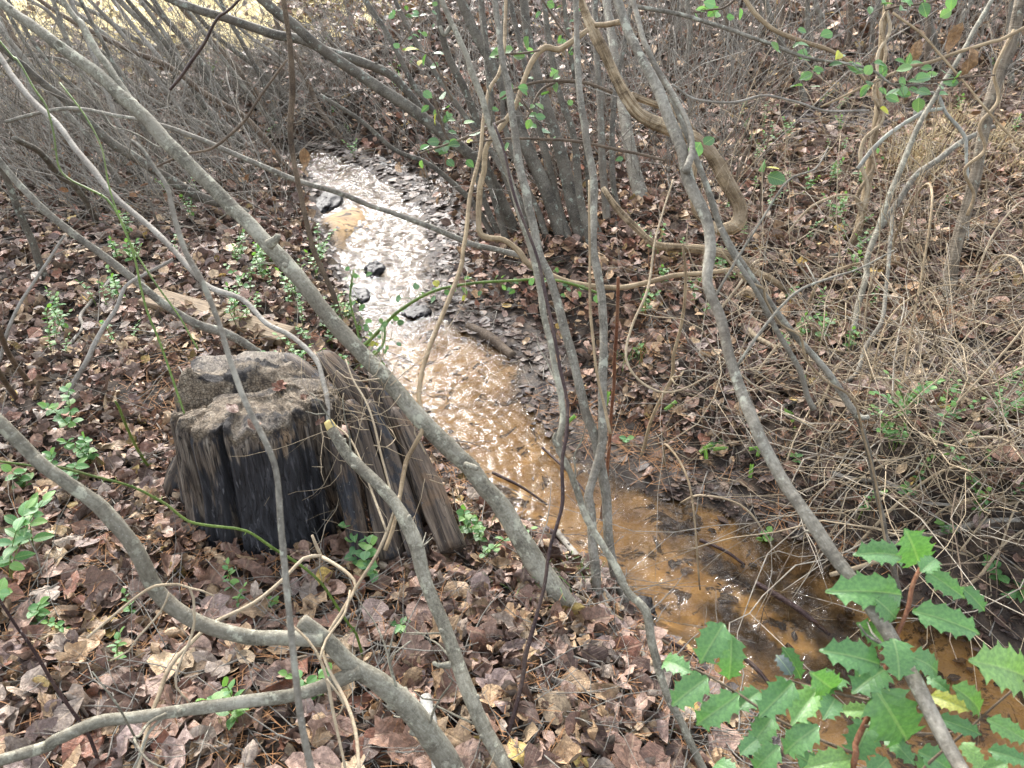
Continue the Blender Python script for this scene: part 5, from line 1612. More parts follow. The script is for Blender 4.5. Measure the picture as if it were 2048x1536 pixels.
# ------------------------------------------------------------------ fallen sticks one can pick up
STK = [((1115, 1065), (1290, 1320), 13, "long knotty grey stick lying along the near bank beside the streamside stems"), ((1040, 1260), (1240, 1360), 8, "slim straight stick on the needles below the long leaning sapling"),
       ((780, 1170), (885, 1370), 8, "thin dark curved stick right of the sprig before the stump"), ((905, 1235), (1165, 1365), 9, "grey stick crossing the litter from the cut sapling to the dark cane"),
       ((1090, 1355), (1230, 1395), 12, "thick short stick on the needle patch"), ((1240, 1395), (1330, 1390), 11, "reddish knotty stick left of the holly"), ((1150, 1190), (1340, 1290), 9, "pale peeled stick curving along the water's edge"),
       ((1160, 1272), (1235, 1276), 8, "short grey stick end near the streamside stem foot"), ((1140, 1120), (1255, 1290), 15, "mossy thick stick leaning by the straight streamside stem"), ((1310, 1275), (1400, 1320), 9, "dark grey stick at the foot of the crooked sapling"),
       ((1010, 1505), (1280, 1462), 9, "tan stick lying across the bottom edge"), ((1080, 1475), (1200, 1480), 8, "dark twig on the bottom edge right of the dark cane"), ((40, 1300), (180, 1250), 8, "tan twig left of the looped pale twig"),
       ((690, 1240), (770, 1200), 8, "grey stick behind the cut fork"), ((1650, 940), (1900, 1010), 9, "brown stick slanting on the right bank"), ((1500, 850), (1640, 780), 8, "grey twig under the snapped limb"),
       ((1610, 265), (1700, 285), 11, "dark rotten stick by the wet pool"), ((1900, 1020), (2045, 1000), 10, "pale stick at the right edge above the holly"), ((1860, 745), (2040, 820), 12, "dark dead branch lying on the slope at the right edge"),
       ((1780, 1090), (2040, 1040), 13, "thick grey stick lying above the holly"), ((1660, 1150), (1850, 1090), 9, "pale stick reaching to the water beside the bowed sapling"), ((1480, 650), (1560, 700), 11, "short tan stick right of the rope like vine"),
       ((430, 470), (560, 440), 9, "grey stick under the leaning sapling"), ((220, 560), (130, 700), 7, "twig on the litter left of the bent branch"), ((560, 1330), (690, 1290), 6, "thin pale twig at the cut fork")]
for k, (a, b_, w, lab) in enumerate(STK):
    pa, da = G(*a, 0.02); pb, db = G(*b_, 0.02)
    rg2 = np.random.default_rng(500 + k)
    L = np.linalg.norm(pb - pa)
    mids = []
    for t in (0.25, 0.5, 0.75):
        q = pa + (pb - pa) * t + np.array([rg2.normal(), rg2.normal(), 0]) * L * 0.025
        q[2] = max(ground(q[0], q[1]) + 0.022, q[2])
        mids.append(q)
    r = w * 0.5 * da / FPX
    P, R = resample([pa, *mids, pb], [r, r, r * .95, r * .85, r * .65], 0.02)
    m_ = MB(); m_.add(*tube(P, R, 9, 500 + k, 0.16))
    for q in range(2):
        i = int(rg2.integers(3, len(P) - 2)); v = rg2.normal(size=3); v[2] = abs(v[2]); v /= np.linalg.norm(v)
        m_.add(*tube(np.array([P[i], P[i] + v * r * 1.6, P[i] + v * r * 2.6]), [r * .5, r * .35, r * .25], 6, k + q, 0.1))
    mat = 'twig_pale' if 'pale' in lab or 'tan' in lab else ('bark_dark' if 'dark' in lab else ('bark_red' if 'reddish' in lab else 'twig_grey'))
    tag(link("fallen_stick", m_.mesh("fallen_stick", pa), M[mat], None, pa), lab, "stick", "sticks lying on the leaf litter")


# dry vines arching over the right bank, one object each
rg = np.random.default_rng(81)
AR = [((1560, 900), (1700, 730), "tan arching vine between the snapped limb and the slope stem"), ((1800, 1120), (2030, 1000), "pale vine arching over the bank above the holly"), ((1700, 1100), (1960, 930), "long thin vine above the holly's tip"),
      ((1610, 620), (1850, 560), "thin vine looping over the litter left of the flaky trunk"), ((1850, 870), (2040, 620), "straight tan vine rising to the right edge"), ((1880, 900), (2040, 900), "looping pale vine at the right edge"),
      ((1720, 860), (1960, 700), "pale vine slanting over the right slope"), ((1930, 640), (2045, 480), "pale vine beside the foot of the flaky trunk"), ((1560, 480), (1760, 460), "thin vine arching under the angled branch"),
      ((1760, 540), (1800, 790), "thin curved vine right of the slope stem"), ((1420, 640), (1540, 520), "thin vine left of the rope like vine"), ((1500, 760), (1660, 690), "low tan vine under the snapped limb"),
      ((1830, 440), (2040, 420), "arched vine behind the flaky trunk"), ((1900, 1180), (2046, 1060), "thin pale stick like vine at the right edge behind the holly"), ((1360, 1000), (1560, 1120), "thin vine trailing over the mud beside the riffle"),
      ((1330, 930), (1400, 1180), "thin pale stem hanging over the riffle"), ((1640, 1010), (1760, 960), "thin vine under the bowed sapling"), ((1960, 560), (2046, 720), "pale crooked vine at the right edge")]
for k, (a, b_, lab) in enumerate(AR):
    pa, da = G(*a, 0.01); pb, db = G(*b_, 0.05)
    L = np.linalg.norm(pb - pa)
    h = L * rg.uniform(0.12, 0.4)
    side = np.array([rg.normal(), rg.normal(), 0]) * L * 0.08
    P, R = resample([pa - [0, 0, .02], pa + (pb - pa) * .3 + [0, 0, h * .8] + side, pa + (pb - pa) * .65 + [0, 0, h] + side * .3, pb], np.array([1, 1, .8, .6]) * rg.uniform(4.0, 7.5) * .5 * da / FPX, 0.03)
    m_ = MB(); m_.add(*tube(P, R, 6, 600 + k, 0.12))
    tag(link("dry_vine", m_.mesh("dry_vine", pa), M['twig_pale' if k % 3 else 'vine_tan'], None, pa), lab, "vine", "dry vines on the right bank")


# ------------------------------------------------------------------ green plants
def green_leaf_mesh(name, wd, tipv=0.85, fold=0.18, droop=0.25, nv=6):
    v = np.linspace(0, 1, nv); u = np.array([-1, -0.5, 0, 0.5, 1.0])
    hw = wd * np.sin(np.pi * v ** tipv) ** 0.7; hw[0] = 0.01; hw[-1] = 0.008
    Uu, Vv = np.meshgrid(u, v)
    X = Uu * hw[:, None]; Z = np.abs(X) * fold * 2 - droop * Vv ** 2 * 0.6 - 0.3 * X ** 2
    V = np.stack([X, Vv, Z], -1).reshape(-1, 3)
    nu = 5
    i = np.arange(nv - 1)[:, None] * nu; j = np.arange(nu - 1)[None, :]
    Q = np.stack([i + j, i + j + 1, i + nu + j + 1, i + nu + j], -1).reshape(-1, 4)
    me = make_mesh(name, V, [Q], np.stack([X, Vv, 0 * X], -1).reshape(-1, 3))
    me.materials.append(M['leaf_green'])
    return me


GL = [green_leaf_mesh("leaf", .36), green_leaf_mesh("leaf", .42, 0.8, .1, .15), green_leaf_mesh("leaf", .30, .95, .25, .35)]
GLONG = [green_leaf_mesh("leaf", .24, 0.9, .2, .4), green_leaf_mesh("leaf", .27, 0.85, .15, .3)]
GREENS = [(0.12, 0.27, 0.085), (0.14, 0.29, 0.11), (0.10, 0.23, 0.075), (0.18, 0.33, 0.09), (0.13, 0.27, 0.12)]


def add_leaf(parent, org, p, direction, normal, s, color, meshes=GL, rg=random):
    me = meshes[int(rg.integers(len(meshes)))]
    o = bpy.data.objects.new("leaf", me); COL.objects.link(o)
    o.parent = parent
    R = orient(normal, direction)
    o.matrix_local = Matrix.Translation(Vector(p) - Vector(org)) @ R.to_4x4() @ Matrix.Diagonal((s, s, s, 1))
    o.color = (*color, 0.2)
    return o


def sprig(loc, h, nl, ls, rg, name, label, cat, group, meshes=GL, lean=None, stemmat='green_stem', green=None, stems=1):
    root = thing(name, label, cat, loc, group)
    loc = np.array(loc, float)
    for sidx in range(stems):
        ld = rg.normal(0, 0.4, 2) if lean is None else np.array(lean) + rg.normal(0, .12, 2)
        P = np.array([loc + [0, 0, -.015], loc + [ld[0] * h * .25, ld[1] * h * .25, h * .4], loc + [ld[0] * h * .7, ld[1] * h * .7, h * .8], loc + [ld[0] * h * 1.15, ld[1] * h * 1.15, h]])
        P, R = resample(P, [.0022, .002, .0016, .001], max(h / 14, .01))
        m_ = MB(); m_.add(*tube(P, R, 5, 3))
        link("stem", m_.mesh("stem", loc), M[stemmat], root)
        T = np.gradient(P, axis=0)
        pairs = max(1, nl // 2)
        for k in range(pairs):
            f = 0.35 + 0.65 * (k + 0.5) / pairs
            i = min(int(f * (len(P) - 1)), len(P) - 1)
            a = k * math.pi / 2 * (1 if lean is None else 0.25) + rg.uniform(-.4, .4)
            for sgn in (0, math.pi):
                d = np.array([math.cos(a + sgn), math.sin(a + sgn), 0.25 + rg.normal(0, .2)])
                if rg.uniform() < 0.08: continue
                c = np.array(GREENS[rg.integers(len(GREENS))] if green is None else green) * rg.uniform(.8, 1.2)
                add_leaf(root, loc, P[i], d, (d[0] * -.3, -0.35 + rg.normal(0, .2), 1), ls * rg.uniform(.75, 1.15) * (1 - .25 * f), c, meshes, rg)
        add_leaf(root, loc, P[-1], T[-1] + np.array([0, 0, -.2 * np.linalg.norm(T[-1])]), (0, -.4, 1), ls * .7, GREENS[3], meshes, rg)
    return root


rg = np.random.default_rng(91)
NAMED = [  # px, py of foot, height, leaves, leaf size, shape, label
    (72, 1112, .16, 8, .085, 1, "young plant with a woody stem and a whorl of long leaves at the left"), (20, 1180, .20, 12, .075, 1, "leafy green plant at the left edge under the limb tip"),
    (150, 870, .16, 14, .05, 0, "tall round leaved green sprig left of the green stub"), (110, 960, .12, 10, .05, 0, "round leaved sprig behind the upper bent limb"), (185, 930, .14, 14, .045, 0, "bushy round leaved sprig right of the limb"),
    (60, 985, .10, 10, .06, 0, "green sprig at the left edge above the briar"), (130, 985, .09, 10, .065, 1, "green sprig right behind the briar and limb"), (75, 1250, .08, 10, .05, 0, "pale green sprig near the bottom left cane"),
    (15, 1210, .10, 10, .06, 0, "light green plant cut by the left edge"), (725, 1150, .16, 12, .055, 0, "three leaved green sprig before the stump's right face"), (765, 1170, .12, 10, .045, 0, "green sprig between stump and cut sapling"),
    (800, 1255, .05, 8, .05, 1, "small toothed seedling right of the briar foot"), (905, 1250, .03, 6, .05, 1, "dark green leaf rosette right of the cut sapling"), (540, 1215, .03, 6, .035, 0, "tiny clover like sprig before the bent limb"),
    (268, 1215, .03, 5, .03, 0, "tiny green seedling above the looped twig"), (1525, 1085, .04, 6, .045, 0, "small green sprig rooted in the mud beside the riffle"), (1270, 712, .06, 8, .04, 0, "green sprig below the hanging vine"),
    (1800, 830, .18, 14, .04, 0, "upright small leaved sprig on the right slope"), (1790, 900, .14, 12, .04, 0, "small leaved sprig right of the snapped limb's foot"), (1815, 1000, .10, 10, .04, 0, "trailing small leaved sprig above the holly tip"),
    (2000, 1170, .08, 10, .05, 0, "green sprig at the right edge behind the holly"), (2030, 1200, .06, 8, .06, 1, "broad leaved sprig cut by the right edge"), (1900, 1070, .05, 8, .04, 0, "low green sprig above the holly leaves"),
    (1240, 890, .04, 6, .045, 0, "pale leaf sprig at the water's edge by the crossing stems"), (1600, 930, .05, 6, .045, 1, "green sprig with long leaves on the right bank"), (1420, 910, .05, 6, .05, 1, "green sprig with long leaves left of the bowed sapling")]
for px, py, h, nl, ls, sh, lab in NAMED:
    p, d = G(px, py)
    sprig(p, h, nl, ls, rg, "green_sprig", lab, "plant", None, GLONG if sh else GL, stems=1 if nl < 12 else 2)

# small honeysuckle sprigs: six patterns, copied over both banks
protos = []
for k in range(6):
    s_ = sprig((0, 0, 0), rg.uniform(.08, .16), int(rg.integers(8, 14)), rg.uniform(.028, .04), rg, "honeysuckle_sprig", "x", "plant", "small green sprigs scattered over the banks", stems=1 + k % 2)
    protos.append(s_)
REG = [((470, 700), (520, 660), 34), ((60, 300), (600, 720), 12), ((560, 720), (620, 780), 12), ((1480, 1700), (190, 330), 16), ((1440, 1720), (360, 520), 18), ((1280, 1460), (480, 640), 12), ((1560, 1760), (560, 760), 8),
       ((1700, 2040), (780, 1060), 16), ((640, 860), (40, 330), 12), ((180, 420), (380, 540), 9), ((1880, 2040), (100, 420), 6), ((900, 1000), (1000, 1160), 4), ((100, 700), (1180, 1500), 7), ((420, 560), (60, 330), 8)]
first = [True] * 6
for (xa, xb), (ya, yb), n in REG:
    for k in range(n):
        px, py = rg.uniform(xa, xb), rg.uniform(ya, yb)
        p, d = G(px, py)
        if stream_dist(p[0], p[1])[0] < 0.05 or in_stump(p[0], p[1], .36): continue
        i = int(rg.integers(6))
        o = protos[i] if first[i] else copy_tree(protos[i])
        first[i] = False
        o.location = Vector(p)
        o.rotation_euler = (0, 0, rg.uniform(0, 6.28))
        sc_ = rg.uniform(.8, 1.25)
        o.scale = (sc_, sc_, sc_)
        o['label'] = "green honeysuckle sprig " + where(p)


# ------------------------------------------------------------------ leafy branches hanging in mid air
def leafy(name, label, pts, d0, d1, nleaf, lpx, rg, mat='bark_brown', f0=0.25, meshes=GL, pale=1.0, spread=14, group=None, ext=0.3):
    P, R = path3(pts, d0, d1)
    org = P[0]
    root = thing(name, label, "branch", org, group)
    me, P, R = stem_mesh("twig", pts, d0, d1, ns=6, step=0.03, rough=0.1, origin=org, ext=ext, wig=0.004)
    link("twig", me, M[mat], root)
    n = len(P)
    for k in range(nleaf):
        i = int(n * (f0 + (1 - f0) * (k + rg.uniform()) / nleaf)); i = min(i, n - 1)
        dep = (P[i] - CAM) @ FWD
        off = rg.normal(0, spread, 3) * dep / FPX
        q = P[i] + off
        if np.linalg.norm(off) > 14 * dep / FPX:
            m_ = MB(); m_.add(*tube(np.array([P[i], P[i] + off * .5 + [0, 0, .01], q]), [.0014, .0012, .0009], 4, 1))
            link("leaf_stalk", m_.mesh("leaf_stalk", org), M[mat], root)
        c = np.array(GREENS[rg.integers(len(GREENS))]) * rg.uniform(.6, 1.15) * pale
        c = c * .75 + c.mean() * .25 * np.array([.95, 1.0, 1.05])
        if rg.uniform() < 0.07: c = np.array([.45, .40, .06])
        d = np.array([rg.normal(), rg.normal() * .5, rg.normal() * .5 - .1])
        add_leaf(root, org, q, d, (rg.normal(0, .4), -.55 + rg.normal(0, .3), .8), lpx * .72 * rg.uniform(.75, 1.2) * dep / FPX, c, meshes, rg)
    return root


rg = np.random.default_rng(101)
leafy("leafy_twig", "twig with round blue green leaves left of the alder stems", [(1010, 240, 7), (960, 262, 7), (905, 285, 6), (860, 300, 5), (838, 308, 4)], 3.9, 3.8, 12, 34, rg, spread=16)
leafy("leafy_twig", "leafy twig above the round leaved one, on the slanting alder stem", [(905, 300, 6), (888, 260, 6), (872, 215, 6), (868, 190, 4)], 3.9, 3.85, 14, 28, rg, spread=20, f0=0.1)
leafy("leafy_twig", "twig with two bright green leaves at the upper middle", [(905, 200, 5), (880, 150, 5), (862, 115, 4), (835, 100, 3)], 3.9, 3.8, 4, 42, rg, spread=6, f0=0.5)
leafy("leafy_twig", "twig with three broad leaves hanging on the slender liana", [(1080, 100, 5), (1040, 108, 5), (1010, 108, 4), (990, 112, 4)], 3.5, 3.4, 5, 46, rg, spread=8, f0=0.2)
leafy("leafy_twig", "leafy twig in front of the alder stems under the liana crook", [(1160, 160, 7), (1100, 170, 7), (1075, 190, 6), (1060, 225, 5), (1050, 240, 4)], 3.8, 3.7, 14, 26, rg, spread=22, f0=0.2)
leafy("leafy_twig", "thorny leafy twig crossing the upper alder stems", [(1225, 185, 9), (1160, 163, 9), (1080, 163, 8), (1030, 180, 7), (1000, 198, 5)], 3.7, 3.7, 7, 26, rg, spread=18)
leafy("leafy_twig", "long dark thorny shoot crossing the alder stems level", [(1330, 320, 7), (1240, 300, 8), (1150, 283, 8), (1040, 277, 7), (940, 285, 5)], 3.6, 3.6, 5, 26, rg, spread=14)
leafy("arching_shoot", "arching leafy shoot reaching from the streamside over the small cascade", [(1210, 590, 6), (1110, 560, 7), (1010, 562, 7), (920, 570, 7), (860, 585, 8), (800, 620, 8), (760, 660, 9), (722, 698, 9)], 3.6, 3.75, 46, 22, rg, mat='green_stem', spread=10, f0=0.0, ext=0)
leafy("leafy_twig", "leafy shoot hanging over the water left of the small cascade", [(720, 700, 6), (715, 660, 6), (700, 600, 5), (708, 540, 4)], 3.9, 4.0, 26, 19, rg, mat='green_stem', spread=20, f0=0.0)
leafy("leafy_twig", "leafy shoot right of the stump hanging over the orange water", [(735, 720, 6), (765, 690, 6), (770, 640, 5)], 3.4, 3.5, 18, 18, rg, mat='green_stem', spread=20, f0=0.0)
leafy("leafy_branch", "grey branch sweeping right with clusters of blue green leaves", [(1260, 12, 11), (1348, 27, 11), (1399, 41, 10), (1468, 62, 10), (1536, 85, 10), (1587, 106, 9), (1639, 120, 8), (1707, 130, 7), (1751, 144, 6), (1790, 170, 5), (1860, 168, 4)], 2.9, 3.0, 44, 34, rg, mat='bark_grey', f0=0.48, spread=26, ext=0)
leafy("leafy_twig", "twig with rounded leaves between the vine wrapped trunk and flaky trunk", [(1990, 150, 5), (1930, 155, 5), (1880, 160, 5), (1830, 160, 5), (1790, 165, 4)], 3.1, 3.1, 10, 40, rg, spread=14, f0=0.3)
leafy("leafy_twig", "yellow green leafy twig at the top edge right of the vine wrapped trunk", [(1900, -20, 6), (1860, 5, 6), (1800, 12, 5), (1770, 20, 4)], 3.2, 3.2, 12, 36, rg, spread=16, f0=0.1, pale=1.3)
leafy("leafy_twig", "leafy twig with yellowing leaves at the top edge right of the bowed sapling", [(1480, -10, 5), (1450, 15, 5), (1420, 20, 5), (1390, 25, 4)], 3.2, 3.2, 9, 32, rg, spread=14, f0=0.1, pale=1.4)
leafy("leafy_twig", "leafy twig at the top edge among the alder stems", [(850, -10, 5), (830, 40, 5), (815, 70, 4), (800, 90, 4)], 4.6, 4.6, 22, 20, rg, spread=26, f0=0.1)
leafy("leafy_twig", "leafy twig high in the right half of the alder clump", [(1080, -10, 5), (1110, 40, 5), (1140, 80, 4)], 4.4, 4.4, 16, 22, rg, spread=28, f0=0.1)
leafy("leafy_twig", "single large pale leaf on a stalk right of the grapevine loop", [(1520, 420, 4), (1525, 370, 4), (1535, 325, 4)], 4.0, 3.9, 3, 52, rg, spread=5, f0=0.7)
leafy("leafy_twig", "leafy twig crossing the tips of the far bank brush", [(1330, 230, 4), (1380, 275, 4), (1405, 290, 3)], 3.0, 3.0, 2, 50, rg, spread=4, f0=0.6)
leafy("leafy_twig", "fine small leaved shoot climbing the vine wrapped trunk", [(1715, 480, 5), (1722, 420, 5), (1728, 360, 5), (1735, 310, 4)], 5.6, 5.6, 34, 16, rg, spread=24, f0=0.0)
# hanging dead leaves on the right
for px, py, s, lab in [(1905, 75, 62, "long brown dead leaf hanging at the top right"), (1938, 125, 58, "narrow orange brown dead leaf hanging below the top right one"), (1830, 105, 50, "crumpled tan dead leaf hanging on a vine at the upper right"), (610, 315, 44, "shrivelled tan dead leaf caught on the upright stem")]:
    me, kd = [m for m in dead_mesh if m[1] == 'oval'][int(rg.integers(6))]
    d = 3.3 if px > 1000 else 3.55
    p = at(px, py, d)
    o = bpy.data.objects.new("hanging_leaf", me); COL.objects.link(o)
    s = s * d / FPX
    o.matrix_world = Matrix.Translation(Vector(p)) @ orient((rg.normal() * .4, -1, .3), (rg.normal() * .25, .1, -1)).to_4x4() @ Matrix.Diagonal((s * .8, s, s, 1))
    o.color = (.42, .25, .12, .1)
    tag(o, lab, "leaf")


# rolled green leaves on the right bank
def rolled():
    th = np.linspace(-2.6, 2.6, 12); v = np.linspace(0, 1, 4)
    T, Vv = np.meshgrid(th, v)
    r = 0.13
    V = np.stack([r * np.sin(T), Vv, r * np.cos(T)], -1).reshape(-1, 3)
    i = np.arange(3)[:, None] * 12; j = np.arange(11)[None, :]
    Q = np.stack([i + j, i + j + 1, i + 12 + j + 1, i + 12 + j], -1).reshape(-1, 4)
    me = make_mesh("rolled_leaf", V, [Q], np.stack([T * .1, Vv, 0 * T], -1).reshape(-1, 3)); me.materials.append(M['leaf_green'])
    return me


RL = rolled()
for px, py, ang in [(1400, 905, 40), (1428, 898, 5), (1413, 918, 100), (1498, 898, 8), (1568, 820, -28), (1584, 838, -70), (1608, 750, -85), (1515, 912, 80), (1330, 820, 40), (1500, 955, 85), (1212, 810, 80), (1130, 850, 45), (1885, 912, 20)]:
    p, d = G(px, py, 0.05)
    o = bpy.data.objects.new("rolled_leaf", RL); COL.objects.link(o)
    s = 28 * d / FPX
    a = math.radians(ang)
    dirv = RGT * math.cos(a) + np.array([0, .35, .9]) * math.sin(a)
    o.matrix_world = Matrix.Translation(Vector(p)) @ orient((0, -1, .5), dirv).to_4x4() @ Matrix.Diagonal((s, s, s, 1))
    o.color = (.17, .32, .05, .2)
    tag(o, "bright green rolled up leaf " + where(p), "leaf", "rolled green leaves on the right bank")


# ------------------------------------------------------------------ grass
def tuft(px, py, n, h, mat, label, name, rg, spread=.03, flop=.8):
    c, d = G(px, py)
    b = MB()
    for k in range(n):
        a = rg.uniform(0, 6.28); o = rg.normal(0, spread, 2)
        L = h * rg.uniform(.5, 1.15); f = flop * rg.uniform(.3, 1.2)
        p0 = c + [o[0], o[1], -.01]
        d2 = np.array([math.cos(a), math.sin(a), 0])
        w = np.array([-d2[1], d2[0], 0]) * .0016
        pts = [p0 + d2 * L * f * t ** 2 + np.array([0, 0, L * (t - .45 * f * t * t)]) for t in (0, .3, .6, .85, 1)]
        V = []
        for q, s in zip(pts, (1, 1, .85, .5, .08)):
            V += [q - w * s, q + w * s]
        Q = [(2 * i, 2 * i + 1, 2 * i + 3, 2 * i + 2) for i in range(4)]
        b.add(V, [np.array(Q)])
    tag(link(name, b.mesh(name, c), M[mat], None, c), label, "grass")


rg = np.random.default_rng(111)
for px, py, n, h, mat, lab in [(1080, 1185, 34, .13, 'grass', "green grass tuft behind the foot of the long leaning sapling"), (1145, 1160, 26, .12, 'grass', "green grass tuft left of the straight streamside stem"), (885, 1045, 22, .11, 'grass', "small grass tuft right of the stump foot"),
                               (945, 1075, 18, .10, 'grass', "grass blades between stump and leaning sapling on the bank"), (1275, 725, 30, .14, 'grass', "green grass tuft inside the loop of the hanging vine"), (1090, 545, 16, .14, 'grass', "grass blades under the alder clump"),
                               (1810, 330, 150, .34, 'straw', "large dry straw coloured grass tuft right of the vine wrapped trunk"), (1860, 300, 140, .34, 'straw', "dry grass tuft between vine wrapped and flaky trunks"), (1990, 300, 140, .32, 'straw', "dry grass tuft right of the flaky trunk"),
                               (1900, 255, 120, .30, 'straw', "dry grass tuft behind the lichen branch"), (2040, 350, 100, .3, 'straw', "dry grass tuft cut by the right edge"), (1700, 660, 40, .2, 'straw', "dry pine straw tuft at the foot of the olive slope stem"), (1850, 370, 90, .28, 'straw', "low dry grass tuft under the angled branch tip"),
                               (1330, 1480, 16, .05, 'grass', "mossy tuft at the bottom left of the holly")]:
    tuft(px, py, n, h, mat, lab, "grass_tuft", rg, .05 if mat == 'grass' else .12)
for k, (px, py) in enumerate([(1300, 720), (1320, 560), (1290, 640), (1840, 650), (1870, 660), (700, 180), (240, 60), (260, 130)]):
    tuft(px, py, 26, .22, 'needle', ["rusty dead fern like weed right of the hanging vine loop", "rusty dead weed under the grapevine strand", "rusty dead weed between hanging vine and bowed sapling", "brown dead weed on the slope left of the right edge vines", "brown dead weed on the slope beside another one", "brown dead weed behind the alder trunk limb", "rusty dead weed at the top left corner", "rusty dead weed right of the sapling fork at top left"][k], "dead_weed", rg, .05, .9)

# ------------------------------------------------------------------ pine cone
pc, d = G(662, 1275, 0.03)
root = thing("pine_cone", "grey brown pine cone lying behind the snapped fork tip", "pine cone", pc)
axs = Vector((0.9, -0.2, 0.15)).normalized()
Rc = orient((0, 0, 1), axs)
m_ = MB(); P = np.array([pc + np.array(axs) * t for t in (-.045, -.02, .01, .045)]); m_.add(*tube(P, [.008, .016, .015, .005], 8, 1))
link("core", m_.mesh("core", pc), M['cone'], root)
scv = np.array([[-.5, 0, 0], [.5, 0, 0], [.75, .7, .1], [0, 1.15, .22], [-.75, .7, .1], [0, .6, .28]], float)
scm = make_mesh("scale", scv, [np.array([[0, 1, 5], [1, 2, 5], [2, 3, 5], [3, 4, 5], [4, 0, 5], [0, 4, 1], [1, 4, 2], [2, 4, 3]])], None, None, False); scm.materials.append(M['cone'])
for k in range(64):
    t = k / 63; a = k * 2.39996
    r = .006 + .014 * math.sin(math.pi * min(1, .15 + .8 * t))
    rad = (Rc @ Vector((math.cos(a), 0, math.sin(a))))
    q = Vector(axs) * (-.042 + .082 * t) + rad * r
    o = bpy.data.objects.new("scale", scm); COL.objects.link(o); o.parent = root
    s = .012 * (.6 + .5 * math.sin(math.pi * t))
    o.matrix_local = Matrix.Translation(q) @ orient(axs, rad + Vector(axs) * .5).to_4x4() @ Matrix.Diagonal((s, s, s, 1))


# ------------------------------------------------------------------ holly in the near right corner
def holly_mesh(seed):
    rg = np.random.default_rng(seed)
    ns = 4
    side = [(0.0, 0.02), (0.05, 0.09)]
    dy = 0.21
    for k in range(ns):                                   # bay, spine, bay ...
        y = 0.17 + dy * k
        w = 0.315 * math.sin(math.pi * min(y * 0.86 + .14, 1)) ** .55
        side += [(y - .055, w - .025), (y - .012, w + .012), (y + .028 + rg.normal(0, .008), w + .075 + rg.normal(0, .012)), (y + .050, w - .004)]
        if k < ns - 1: side.append((y + .085, w - .032))
    side += [(0.93, .055), (1.0, 0.0)]
    side = np.array(side)
    n = len(side)
    V, tc = [], []
    for sg in (-1, 1):
        for f in (0, .5, 1):
            for (y, w) in side:
                we = 0.30 * math.sin(math.pi * min(max(y * 0.88 + .10, 0), 1)) ** .6
                x = sg * (w if f == 1 else we * f)
                z = 0.62 * abs(x) * (0.8) - 0.9 * x * x - .34 * (y - .45) ** 2 * (1 + .3 * (seed % 3))
                V.append((x, y if f else y, z)); tc.append((x, y, 0))
    Q = []
    for s in range(2):
        for f in range(2):
            for k in range(n - 1):
                a = s * 3 * n + f * n + k
                q = (a, a + 1, a + n + 1, a + n)
                Q.append(q if s else q[::-1])
    me = make_mesh("leaf", V, [np.array(Q)], tc)
    me.materials.append(M['holly'])
    return me


def holly_mat():
    m = NT("holly_leaf")
    tc = m.attr("tc").outputs['Vector']
    oi = m.n("ShaderNodeObjectInfo")
    sx = m.n("ShaderNodeSeparateXYZ"); m.l(tc, sx.inputs[0])
    u = m.math('ABSOLUTE', sx.outputs[0]); v = sx.outputs[1]
    mid = m.sstep(u, 0.028, 0.010)
    sv = m.math('SINE', m.math('MULTIPLY', m.math('SUBTRACT', v, m.math('MULTIPLY', u, 0.9)), 36))
    vein = m.math('MAXIMUM', mid, m.math('MULTIPLY', m.sstep(sv, .80, .99), .14))
    n = m.noise(tc, 14, 4, .6)
    fine = m.noise(tc, 70, 3, .6)
    c = m.mix(m.sstep(n, .35, .7), m.mix(.45, oi.outputs['Color'], (.02, .07, .03)), oi.outputs['Color'])
    edge = m.sstep(u, .335, .39)
    c = m.mix(m.math('MULTIPLY', edge, .8), c, (.35, .36, .10))
    c = m.mix(m.math('MULTIPLY', vein, .42), c, (.26, .36, .15))
    add = m.n("ShaderNodeVectorMath", operation='ADD'); m.l(tc, add.inputs[0]); m.l(oi.outputs['Random'], add.inputs[1])
    sp = m.voro(add.outputs[0], 7)
    c = m.mix(m.math('MULTIPLY', m.math('LESS_THAN', sp.outputs[0], .045), .7), c, (.06, .045, .05))
    h = m.math('ADD', m.math('MULTIPLY', vein, -1.0), m.math('MULTIPLY', n, .8))
    p = m.principled(c, .34, m.bump(m.math('ADD', h, m.math('MULTIPLY', fine, .25)), .4, .003), .5)
    tr = m.n("ShaderNodeBsdfTranslucent"); m.l(m.mix(1.0, c, (1.6, 1.9, .6), 'MULTIPLY'), tr.inputs[0])
    ms = m.n("ShaderNodeMixShader"); ms.inputs[0].default_value = .2
    m.l(p.outputs[0], ms.inputs[1]); m.l(tr.outputs[0], ms.inputs[2])
    return m.done(ms.outputs[0])


M['holly'] = holly_mat()
HM = [holly_mesh(k) for k in range(5)]


def Z9(x, y): return 1348 + x * .3418, 1011 + y * .3418


HD = 1.16
hroot_p = np.array([0.52, 0.62, 0.0]); hroot_p[2] = ground(*hroot_p[:2])
holly = thing("holly_shrub", "young holly shrub with spiny green leaves in the near right corner", "shrub", hroot_p)


def hstem(pts, d0, d1, r0, r1, foot=False):
    P = [at(*Z9(x, y), d0 + (d1 - d0) * i / (len(pts) - 1)) for i, (x, y) in enumerate(pts)]
    R = list(np.linspace(r0, r1, len(P)))
    if foot:
        P.append((P[-1] + hroot_p) / 2 + np.array([.01, .02, 0])); R.append(r1 * 1.05); P.append(hroot_p - [0, 0, .04]); R.append(r1 * 1.25)
    P, R = resample(P, R, .015)
    m_ = MB(); m_.add(*tube(P, R, 9, int(r0 * 1e5), .12))
    link("stem" if foot else "branch", m_.mesh("stem", hroot_p), M['bark_brown' if not foot else 'bark_red'], holly)


